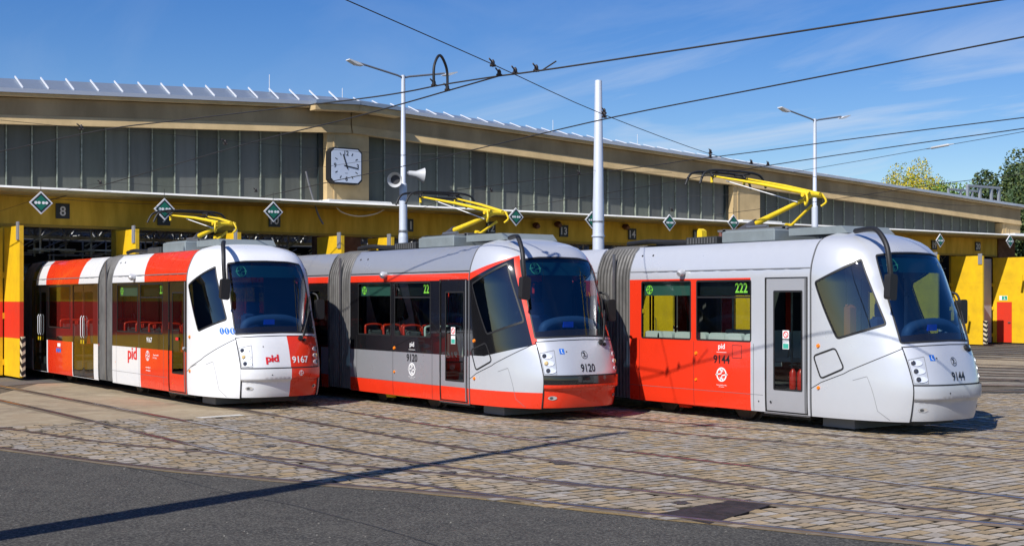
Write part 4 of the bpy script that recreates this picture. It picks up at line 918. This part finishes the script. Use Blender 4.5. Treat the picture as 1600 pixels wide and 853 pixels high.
        strip(D2(), [(s * (AT + 2.075 - L0), .27), (s * (AT + 2.075 - L0), 2.48)], .03).build('door_post', onF(.001), SEAML, root)
        for k, (y0_, y1_) in enumerate(((7.75, 9.35), (11.55, 12.75))):
            ym = (y0_ + y1_) / 2
            for (p0_, p1_) in ((y0_ + .02, ym - .01), (ym + .01, y1_ - .02)):
                dl = patch('door', f(rect(p0_, .27, p1_, 2.46)), [BLKP], root, holes=[f(rnd_poly(rect(p0_ + .07, .45, p1_ - .07, 2.3), .04))], sa=.6, sz=.4, off=-.012)
                patch('door_window', f(rnd_poly(rect(p0_ + .07, .45, p1_ - .07, 2.3), .04)), MATS['glass_side'], dl, sa=.7, sz=.5, off=-.016)
            for o_ in (-.09, .09): tube('door_grip', [(s * 1.235, ym + o_, 1.2), (s * 1.26, ym + o_, 1.25), (s * 1.26, ym + o_, 1.68), (s * 1.235, ym + o_, 1.73)], .009, LETW, root, 6); box('door_button', (s * 1.238, ym + o_ - .025, 1.06), (s * 1.25, ym + o_ + .025, 1.15), YELP, root)
    # ---------- interior
    for y_ in (3.7, 4.5, 5.3, 6.05) + ((10.0, 10.9) if kind == 1 else ()):
        for x_, sg in ((-.85, 1), (-.42, 1), (.62, 1)):
            if kind == 3:
                if x_ == -.42: continue
                sx_ = -1 if x_ < 0 else 1; ya_ = 3.35 + (y_ - 3.7) * 1.1
                for yq in (ya_, ya_ + .47):
                    if yq > 6.2: continue
                    MB().prism(rnd_poly([(yq - .21, .95), (yq + .21, .95), (yq + .20, 1.54), (yq - .20, 1.54)], .09), lambda u, v: (sx_ * 1.11, u, v), lambda u, v: (sx_ * 1.00, u, v)).build('seat_back', M('seat_white', (.80, .84, .80), .5), root)
                st = MB().box((sx_ * 1.0, ya_ - .21, .98), (sx_ * .62, ya_ + .21, 1.05)).build('seat', M('seat_white', (.80, .84, .80), .5), root)
            else:
                st = MB().tube(smooth_path([(x_ - .19, y_, .95), (x_ - .2, y_ + .06, 1.5), (x_ - .14, y_ + .07, 1.6), (x_ + .14, y_ + .07, 1.6), (x_ + .2, y_ + .06, 1.5), (x_ + .19, y_, .95)], 4), .025, 6).build('seat', RED if (y_ > 4 or kind == 1) else M('seat_frame_pale', (.55, .66, .62), .5), root)
                MB().box((x_ - .16, y_ - .02, 1.0), (x_ + .16, y_ + .02, 1.5), .03).build('cushion', M('seat_grey', (.10, .12, .125), .8), st)
                MB().box((x_ - .2, y_ - .42, .96), (x_ + .2, y_, 1.02)).build('seat_pan', RED, st)
    for y_ in (3.25, 4.68): tube('handrail', [(-.25, y_, .62), (-.25, y_, 2.74)], .018, YELP if kind != 3 else METAL, root, 6)
    for sg in (-.3, .3): tube('handrail', [(sg, 3.0, 2.55), (sg, 6.3, 2.55)], .016, METAL, root, 6)
    # cab partition, driver's desk and seat
    MB().box((-1.15, 1.98, .62), (-.35, 2.01, 2.7)).box((.45, 1.98, .62), (1.15, 2.01, 2.7)).build('partition', INTD, root)
    MB().prism([(-.6, .6), (.6, .6), (1.0, 1.3), (1.12, 1.97), (-1.12, 1.97), (-1.0, 1.3)], lambda x, y_: (x, y_, .32), lambda x, y_: (x, y_, .60)).build('cab_floor', INTD, root)
    desk = MB().prism([(.34, 1.25), (.55, 1.52), (1.0, 1.50), (1.15, 1.35), (1.1, .6), (.34, .6)], lambda y_, z: (-.82, y_ + .1, z), lambda y_, z: (.82, y_ + .1, z)).build('driver_desk', M('desk_grey', (.10, .125, .15), .6), root)
    MB().tube(smooth_path([(-.62, .55, 1.5), (-.60, .52, 1.66), (-.3, .5, 1.74), (.2, .5, 1.74), (.55, .52, 1.62), (.6, .55, 1.5)], 4), .09, 8).build('instrument_hood', BLUES, desk)
    MB().box((-.28, .40, 1.64), (-.06, .43, 1.74)).build('blue_card', BLUEC, desk)
    st = MB().box((-.25, 1.45, 1.0), (.25, 1.6, 1.85), .05).box((-.14, 1.5, 1.84), (.14, 1.58, 2.08), .03).build('driver_seat', M('seat_blue', (.03, .05, .10), .8), root)
    MB().box((-.24, 1.0, .95), (.24, 1.45, 1.08), .04).build('seat_cushion', M('seat_blue', (.03, .05, .10), .8), st)
    if kind == 3:
        MB().box((-.80, 1.55, 1.45), (-.55, 1.68, 2.05), .05).build('orange_vest', M('vest_orange', (.55, .10, .02), .7), root)
        for k in range(2):
            e = MB().tube([(-1.05 + .0 * k, 2.33 + .17 * k, .64), (-1.05, 2.33 + .17 * k, .68), (-1.05, 2.33 + .17 * k, .92), (-1.05, 2.33 + .17 * k, .98)], [.055, .06, .06, .02], 12).build('fire_extinguisher', M('ext_red', (.6, .02, .01), .3), root)
            MB().tube([(-1.05, 2.33 + .17 * k, .97), (-1.05, 2.40 + .17 * k, 1.03), (-1.05, 2.26 + .17 * k, 1.05)], .018, 6).build('nozzle', BLK, e)
    if kind == 2:
        MB().tube([(-1.05, 2.3, .64), (-1.05, 2.3, .98), (-1.05, 2.3, 1.06)], [.07, .07, .025], 12).build('fire_extinguisher', M('ext_red', (.6, .02, .01), .3), root)
    # display boards
    db = MB().box((-1.17, 4.78, 2.20), (-1.15, 6.07, 2.45)).build('side_display', M('board_green', (.06, .16, .13), .4), root)
    emblem(D2(), 0, 0, .085).build('route_mark', lambda u, v: (-1.175, 5.93 - u, 2.31 + v), GREENL, db)
    rb = MB().box((-1.15, 3.29, 2.20), (-1.13, 4.60, 2.45)).build('route_board', M('board_black', (.012, .016, .016), .4), root)
    D2().text(cfg['route'], 0, 0, .17, .85).build('route_digits', lambda u, v: (-1.155, (3.58 if kind == 3 else 3.55) - u, 2.33 + v), GREENL, rb)
    fb = patch('front_display', [(-.80, 2.58), (.80, 2.58), (.78, 2.82), (-.78, 2.82)], M('board_green2', (.012, .05, .05), .4), root, sa=.2, sz=.12, off=-.05)
    emblem(D2(), -.58, 2.70, .11).build('front_mark', onF(-.045), GREENW, fb)
    # ---------- bellows
    def bellows(y0, y1):
        n = 10; zs = [.26 + (3.10 - .26) * i / 22 for i in range(23)]; V = []; Fc = []
        prof = [(-lerp(WT, z) * .985, z) for z in zs] + [(-.7, 3.17), (0, 3.18), (.7, 3.17)] + [(lerp(WT, z) * .985, z) for z in reversed(zs)]
        k = len(prof); m = 4 * n + 1
        for i in range(m):
            y_ = y0 + (y1 - y0) * i / (m - 1); ph = i % 4; d = (0, .015, .085, .015)[ph]
            V += [(x * (1 - d), y_, z - (d * .5 if z > 3.12 else 0)) for x, z in prof]
        for i in range(m - 1):
            for j in range(k - 1): Fc.append((i * k + j, (i + 1) * k + j, (i + 1) * k + j + 1, i * k + j + 1))
        mesh('bellows', V, Fc, M('bellows_grey', (.16, .155, .148), .6, 0, .5, 2.5, stretch=(1, 1, .5), bump=.2, bscale=12), root)
        MB().box((-1.05, y0, .25), (1.05, y1, .5)).build('gangway_floor', DARK, root)
    bellows(Y1A, Y1B)
    bellows(Y2, Y3)
    box('gangway_ring', (-1.22, Y1A + .44, .3), (-1.19, Y1A + .50, 3.0), METAL, root)
    # trailing body inside the hall
    rear = MB(); w_ = 1.22
    for (a_, c_) in ((Y3, 23.0),): MB().prism([(-w_, .25), (w_, .25), (w_, 2.6), (1.05, 3.1), (-1.05, 3.1), (-w_, 2.6)], lambda x, z, a_=a_: (x, a_, z), lambda x, z, c_=c_: (x, c_, z)).build('rear_body', [BLKP, RED][0] if kind != 1 else BLKP, root)
    # ---------- running gear
    for yb in (4.8, 12.0, 20.0):
        bg_ = MB().box((-.6, yb - 1.3, .28), (.6, yb + 1.3, .50)).box((-.98, yb - .9, .36), (-.88, yb + .9, .48)).build('bogie', DARK, root)
        for yw in (yb - 1.0, yb + 1.0):
            for xs in (-1, 1):
                MB().tube([(xs * .66, yw, .33), (xs * .70, yw, .33), (xs * .71, yw, .33), (xs * .81, yw, .33), (xs * .82, yw, .33)], [.36, .36, .315, .30, .26], 28, smooth=False).tube([(xs * .80, yw, .33), (xs * .87, yw, .33)], [.12, .10], 14).build('wheel', M('wheel_steel', (.15, .115, .09), .55, .5, .4, 8), bg_)
    MB().box((-1.04, 4.35, .20), (-.98, 5.3, .27)).box((-1.05, 5.0, .16), (-.97, 5.25, .3)).build('track_brake', RED if kind == 3 else YELP if kind == 2 else DARK, root)
    MB().prism([(-.88, .06), (.88, .06), (.88, .25), (-.88, .25)], lambda x, z: (x, 1.35, z), lambda x, z: (x, 2.0, z)).build('lifeguard', M('guard_grey', (.20, .21, .23), .6), root)
    box('underfloor_box', (-.95, 2.2, .14), (.95, 3.3, .30), DARK, root); box('coupler_cover', (-.5, .5, .16), (.5, 1.4, .28), INTD, root)
    # ---------- roof gear
    RB = M('roof_box', (.26, .30, .31), .5, .2, .2, 2)
    rbx = MB().box((-.80, 3.15, 3.13), (.80, 4.42, 3.34), .02).box((-.74, 3.2, 3.33), (.74, 4.37, 3.36)).build('resistor_box', RB, root)
    MB().prism([(1.72, 3.22), (3.0, 3.22), (3.0, 3.345), (1.86, 3.345)], lambda y_, z: (-.60, y_, z), lambda y_, z: (.60, y_, z)).build('roof_pod', RB, root)
    gr = MB().box((-.8, 4.55, 3.13), (.8, 5.35, 3.27), .015).build('air_conditioner', M('roof_black', (.03, .032, .034), .6), root)
    for k in range(10): MB().box((-.805, 4.6 + k * .073, 3.15), (-.815, 4.63 + k * .073, 3.25)).build('louvre', M('louvre', (.10, .10, .10), .6), gr)
    MB().tube(smooth_path([(-.7, 5.3, 3.19), (-.72, 5.7, 3.20), (-.68, 6.1, 3.22), (-.7, 6.5, 3.24), (-.6, 7.2, 3.22)], 4), .045, 8).tube([(-.5, 5.3, 3.18), (-.55, 6.4, 3.2)], .04, 8).build('roof_cable', BLK, root)
    MB().box((-.6, 5.45, 3.13), (.4, 6.2, 3.2), .02).build('roof_tray', M('roof_black', (.03, .032, .034), .6), root)
    for yy in (5.9, 6.2): MB().tube([F(ay(yy), 2.95, -.01), F(ay(yy), 2.95, .006)], .02, 8).build('bolt', SEAM, root)
    MB().tube([F(ay(4.95), 2.62, .0), F(ay(4.95), 2.60, .08), F(ay(4.95), 2.57, .12)], [.05, .075, .05], 12).build('rear_camera', M('camera_shell', (.55, .56, .58), .3, .2), root)
    # ---------- pantograph (half scissor, knee towards the nose)
    pg = empty('pantograph', (0, 0, 0)); pg.parent = root
    kn = cfg.get('knee', (3.0, 3.94)); hd = cfg.get('head', (5.1, 4.50)); bs = (4.62, 3.42)
    MB().tube([(0, bs[0], bs[1]), (0, bs[0] - .3, bs[1] + .1), (0, kn[0], kn[1])], [.05, .055, .034], 12).build('lower_arm', YELP, pg)
    MB().tube([(0, bs[0] + .12, bs[1] - .05), (0, bs[0] - .3, bs[1] + .1)], [.085, .085], 12).build('arm_sleeve', M('sleeve_grey', (.06, .06, .07), .6), pg)
    MB().tube([(.12, bs[0] - .95, bs[1] - .02), (.12, kn[0] + .12, kn[1] - .16)], .026, 8).build('guide_rod', YELP, pg)
    for sx_ in (-1, 1): MB().tube([(sx_ * .14, kn[0] - .05, kn[1] + .02), (sx_ * .28, kn[0] + .9, kn[1] + .9 * (hd[1] - kn[1]) / (hd[0] - kn[0])), (sx_ * .42, hd[0] - .12, hd[1] - .10)], [.038, .030, .018], 10).build('upper_arm', YELP, pg)
    MB().tube([(-.26, kn[0], kn[1]), (.26, kn[0], kn[1])], .038, 12).build('knee_joint', YELP, pg)
    MB().tube(smooth_path([(-.2, kn[0] - .03, kn[1] + .04), (-.24, kn[0] - .10, kn[1] - .10), (-.2, kn[0] - .02, kn[1] - .18), (-.14, kn[0] + .06, kn[1] - .06)], 4), .02, 6).build('jumper_loop', YELP, pg)
    MB().tube(smooth_path([(.2, kn[0] - .03, kn[1] + .04), (.24, kn[0] - .10, kn[1] - .10), (.2, kn[0] - .02, kn[1] - .18)], 4), .02, 6).build('jumper_loop', YELP, pg)
    MB().tube([(-.05, kn[0] + .3, kn[1] - .1), (-.05, hd[0] - .05, hd[1] - .16)], .010, 6).build('balance_rod', LETW, pg)
    MB().tube([(-.48, hd[0] - .1, hd[1] - .1), (.48, hd[0] - .1, hd[1] - .1)], .02, 8).build('head_axle', BLK, pg)
    for dy_ in (-.19, .19):
        MB().tube(smooth_path([(-.86, hd[0] + dy_, hd[1] - .26), (-.76, hd[0] + dy_, hd[1] - .08), (-.6, hd[0] + dy_, hd[1] - .01), (-.3, hd[0] + dy_, hd[1] + .01), (.3, hd[0] + dy_, hd[1] + .01), (.6, hd[0] + dy_, hd[1] - .01), (.76, hd[0] + dy_, hd[1] - .08), (.86, hd[0] + dy_, hd[1] - .26)], 4), .022, 8).build('contact_strip', BLK, pg)
    for sx_ in (-.42, .42):
        MB().tube([(sx_, hd[0] - .2, hd[1] - .02), (sx_, hd[0] + .2, hd[1] - .02)], .018, 6).tube([(sx_, hd[0] - .1, hd[1] - .12), (sx_, hd[0] - .02, hd[1] - .02)], .02, 6).tube([(sx_, hd[0] - .05, hd[1] - .02), (sx_, hd[0] - .05, hd[1] - .22)], .022, 6).build('head_bracket', BLK, pg)
        MB().tube([(sx_, hd[0] - .05, hd[1] - .10), (sx_, hd[0] - .05, hd[1] - .21)], .028, 8).build('head_spring', YELP, pg)
    MB().box((-.45, bs[0] - 1.45, 3.36), (-.38, bs[0] + .25, 3.40)).box((.38, bs[0] - 1.45, 3.36), (.45, bs[0] + .25, 3.40)).box((-.45, bs[0] + .05, 3.36), (.45, bs[0] + .12, 3.41)).box((-.45, bs[0] - 1.4, 3.36), (.45, bs[0] - 1.33, 3.41)).build('base_frame', M('base_grey', (.12, .12, .13), .6), pg)
    MB().tube([(.06, bs[0] - .95, 3.45), (.19, bs[0] - .95, 3.45)], .04, 12).build('rod_bearing', YELP, pg)
    MB().tube([(-.3, bs[0] - .35, 3.43), (-.3, bs[0] - .85, 3.43)], .035, 10).build('spring', METAL, pg)
    for x_, y_ in ((-.41, bs[0] + .2), (.41, bs[0] + .2), (-.41, bs[0] - 1.4), (.41, bs[0] - 1.4)): MB().tube([(x_, y_, 3.12), (x_, y_, 3.2), (x_, y_, 3.28), (x_, y_, 3.37)], [.05, .065, .05, .04], 10).build('insulator', M('insulator_brown', (.16, .06, .04), .3), pg)
    if kind == 3: MB().prism([(-.08, 3.13), (.08, 3.13), (.06, 3.40), (.02, 3.44), (-.06, 3.40)], lambda x, z: (-.62, bs[0] + .55 + x, z), lambda x, z: (-.50, bs[0] + .55 + x, z)).build('disconnector', YELP, root)
    # ---------- mirrors and wipers
    mr = MB().tube(smooth_path([(-.62, 1.55, 3.24), (-.80, 1.12, 3.25), (-.93, .85, 3.20), (-1.02, .62, 2.98), (-1.05, .54, 2.72), (-1.04, .52, 2.48)], 5), .042, 10).build('mirror_arm', BLK, root)
    MB().prism(rnd_poly([(-.095, -.20), (.08, -.22), (.11, .18), (-.07, .21)], .05, 3), lambda x, z: (-1.05 + x, .46 + .02 * x, 2.33 + z), lambda x, z: (-1.05 + x * .92, .58, 2.33 + z * .94)).build('mirror_head', BLK, mr)
    mr = MB().tube(smooth_path([(1.0, 1.0, 2.26), (1.08, .86, 2.22), (1.09, .80, 2.1)], 4), .02, 8).build('mirror_arm', BLK, root)
    MB().prism(rnd_poly([(-.085, -.2), (.09, -.2), (.09, .2), (-.085, .2)], .05, 3), lambda x, z: (1.10 + x, .72, 1.93 + z), lambda x, z: (1.10 + x * .9, .86, 1.93 + z * .94)).build('mirror_head', BLK, mr)
    wp = MB().tube([F(.42, 1.34, .02), F(.45, 1.44, .06), F(.78, 1.92, .05)], .014, 6).tube([F(.47, 1.40, .04), F(.84, 1.88, .05)], .010, 6).build('wiper_arm', BLK, root)
    MB().tube([F(.55, 1.50, .03), F(.95, 2.18, .03)], .012, 6).build('wiper_blade', BLK, wp); MB().tube([F(.38, 1.36, .0), F(.38, 1.36, .05)], .045, 10).tube([F(.47, 1.33, .0), F(.47, 1.33, .04)], .03, 8).build('wiper_hub', BLK, wp)
    # ---------- numbers, marks, small panels
    num = cfg['num']; nc = LETW if kind == 1 else LETB
    D2().text(num, .32 if kind == 1 else -.03, .965 if kind == 1 else .94, .13 if kind == 1 else .14, 1.05 if kind == 1 else .84).build('fleet_number', onF(.008), nc, hood)
    if kind == 1:
        d = D2().text('pid', 0, 0, .17, 1.0)
        for dx_ in (-.006, 0, .006): D2().text('pid', -.27 + dx_, .98, .18, 1.15).build('front_letters', onF(.008 + dx_ * .05), LETR, hood)
        emblem(D2(), .30, .71, .05).build('emblem', onF(.036), LETW, bump)
        for k in range(3): D2().disc(-1.25 + .135 * k, 1.52, .062, 18).build('blue_pictogram', onF(.004), BLUE, root); D2().disc(-1.25 + .135 * k, 1.55, .013, 8).stroke([(-1.25 + .135 * k, 1.54), (-1.255 + .135 * k, 1.50), (-1.23 + .135 * k, 1.485)], .014).build('pictogram_print', onF(.006), LETW, root)
    else:
        winged(D2(), -.06, 1.165, .068).build('maker_emblem', onF(.008), LETB, hood)
        D2().rect(-.55, 1.185, -.46, 1.275).build('blue_sticker', onF(.006), BLUE, hood); D2().disc(-.51, 1.252, .010, 8).stroke([(-.512, 1.24), (-.515, 1.215), (-.488, 1.2)], .009).build('sticker_print', onF(.008), LETW, hood)
    D2().disc(-.42, 1.225, .012, 8).build('nozzle_cap', onF(.007), SEAM, hood)
    D2().disc(-.30, .69, .012, 8).build('socket_cap', onF(.034), SEAM, bump)
    ys_ = lambda y_: ay(y_)
    if kind == 1:
        for dx_ in (-.008, 0, .008): D2().text('pid', ys_(5.10) + dx_, .91, .36, 1.3).build('side_letters', onF(.004 + dx_ * .05), LETR, root)
        D2().text(num, ys_(4.05), 1.27, .11, 1.1).build('side_number', onF(.004), LETW, root)
        D2a = emblem(D2(), ys_(4.15), .93, .11); D2a.build('side_emblem', onF(.004), LETW, root)
        d = D2().text('Dopravni podnik', ys_(3.66), .955, .04, 1.1).text('hl. m. Prahy', ys_(3.72), .895, .04, 1.1).text('www.dpp.cz', ys_(4.12), .68, .045, 1.2).text('www.pid.cz', ys_(4.12), .615, .045, 1.2); d.build('side_print', onF(.004), LETW, root)
        d = D2(); d.rect(ys_(10.6), .93, ys_(10.35), 1.02).build('white_sticker', onF(.004), LETW, root); 
        for k in range(3): D2().disc(ys_(10.65 - .14 * k), .84, .06, 12).build('blue_pictogram', onF(.004), BLUE, root)
        D2().rect(ys_(2.55), 1.30, ys_(2.40), 1.36).build('door_sticker', onF(.004), LETR, root)
        MB().tube([F(ys_(2.08), 1.15, 0), F(ys_(2.08), 1.15, .03)], .03, 10).build('door_sensor', SILV, root)
        for y_, z_ in ((6.2, .72), (2.7, .42)): D2().disc(ys_(y_), z_, .014, 10).build('indicator_dot', onF(.006), ORANGE, root)
    else:
        xb = 3.98 if kind == 3 else 3.95; zo = 0 if kind == 3 else 1
        D2().text('pid', ys_(xb), 1.30 - .05 * zo, .12, 1.1).build('side_letters', onF(.004), LETW, root)
        D2().rect(ys_(xb + .12), 1.205 - .05 * zo, ys_(xb - .12), 1.212 - .05 * zo).build('small_print', onF(.004), LETW, root)
        D2().text(num, ys_(xb), 1.085 - .085 * zo, .15, 1.0).build('side_number', onF(.004), LETB, root)
        emblem(D2(), ys_(xb), .82 - .04 * zo, .125, .22).build('side_emblem', onF(.004), LETW, root)
        D2().text('Dopravni podnik hl. m. Prahy', ys_(xb), .635, .022, .9).text('akciova spolecnost', ys_(xb), .605, .018, .9).build('side_print', onF(.004), LETW, root)
        sq = [(ys_(3.72), 1.12), (ys_(3.50), 1.12), (ys_(3.50), 1.34), (ys_(3.72), 1.34)]; strip(D2(), sq + [sq[0]], .008).build('service_flap', onF(.003), SEAM, root)
        for (y_, z_, r_) in ((4.62, 1.17, .04), (4.62, .70, .032)): MB().tube([F(ys_(y_), z_, -.01), F(ys_(y_), z_, .02)], [r_, r_ * .7], 12).build('side_indicator', ORANGE, root)
        D2().rect(ys_(2.56), 1.48, ys_(2.42), 1.62).rect(ys_(2.56), 1.31, ys_(2.42), 1.46).build('door_sticker', onF(.002), LETW, root)
        D2().ring(ys_(2.49), 1.55, .04, .058, 16).stroke([(ys_(2.525), 1.585), (ys_(2.455), 1.515)], .012).build('sticker_ring', onF(.004), LETR, root)
        D2().rect(ys_(2.55), 1.32, ys_(2.43), 1.40).build('sticker_green', onF(.004), M('sticker_green', (.05, .40, .30), .5), root)
    # vertical panel joints and lower horizontal joint on the front module
    for y_ in (3.22, 4.68, 6.15): strip(D2(), [(ys_(y_), .25), (ys_(y_), 1.38)], .007).build('panel_gap', onF(.003), SEAM if kind != 1 else SEAML, root)
    strip(D2(), [(ys_(3.0), .52), (ys_(Y1A), .52)], .006).build('panel_gap', onF(.003), SEAML, root)
    if kind == 3: D2().disc(ys_(3.1), .41, .015, 8).disc(ys_(2.83), .42, .02, 10).build('lock', onF(.006), SEAM, root)
    box('sill_strip', (-1.20, 2.0, .215), (-1.17, 3.0, .245), METAL, root)
    return root
tram(dict(kind=1, loc=(11.02, 22.85), num='9167', route='22', label='white and red tram with black window band, on the left', head=(5.0, 4.08), knee=(3.0, 3.72)))
tram(dict(kind=2, loc=(14.28, 17.6), num='9120', route='22', label='grey tram with red stripe and red skirt, in the middle', head=(5.0, 4.30), knee=(2.9, 3.79)))
tram(dict(kind=3, loc=(17.43, 12.35), num='9144', route='222', label='silver tram with one red side section, nearest on the right', head=(5.1, 4.50)))
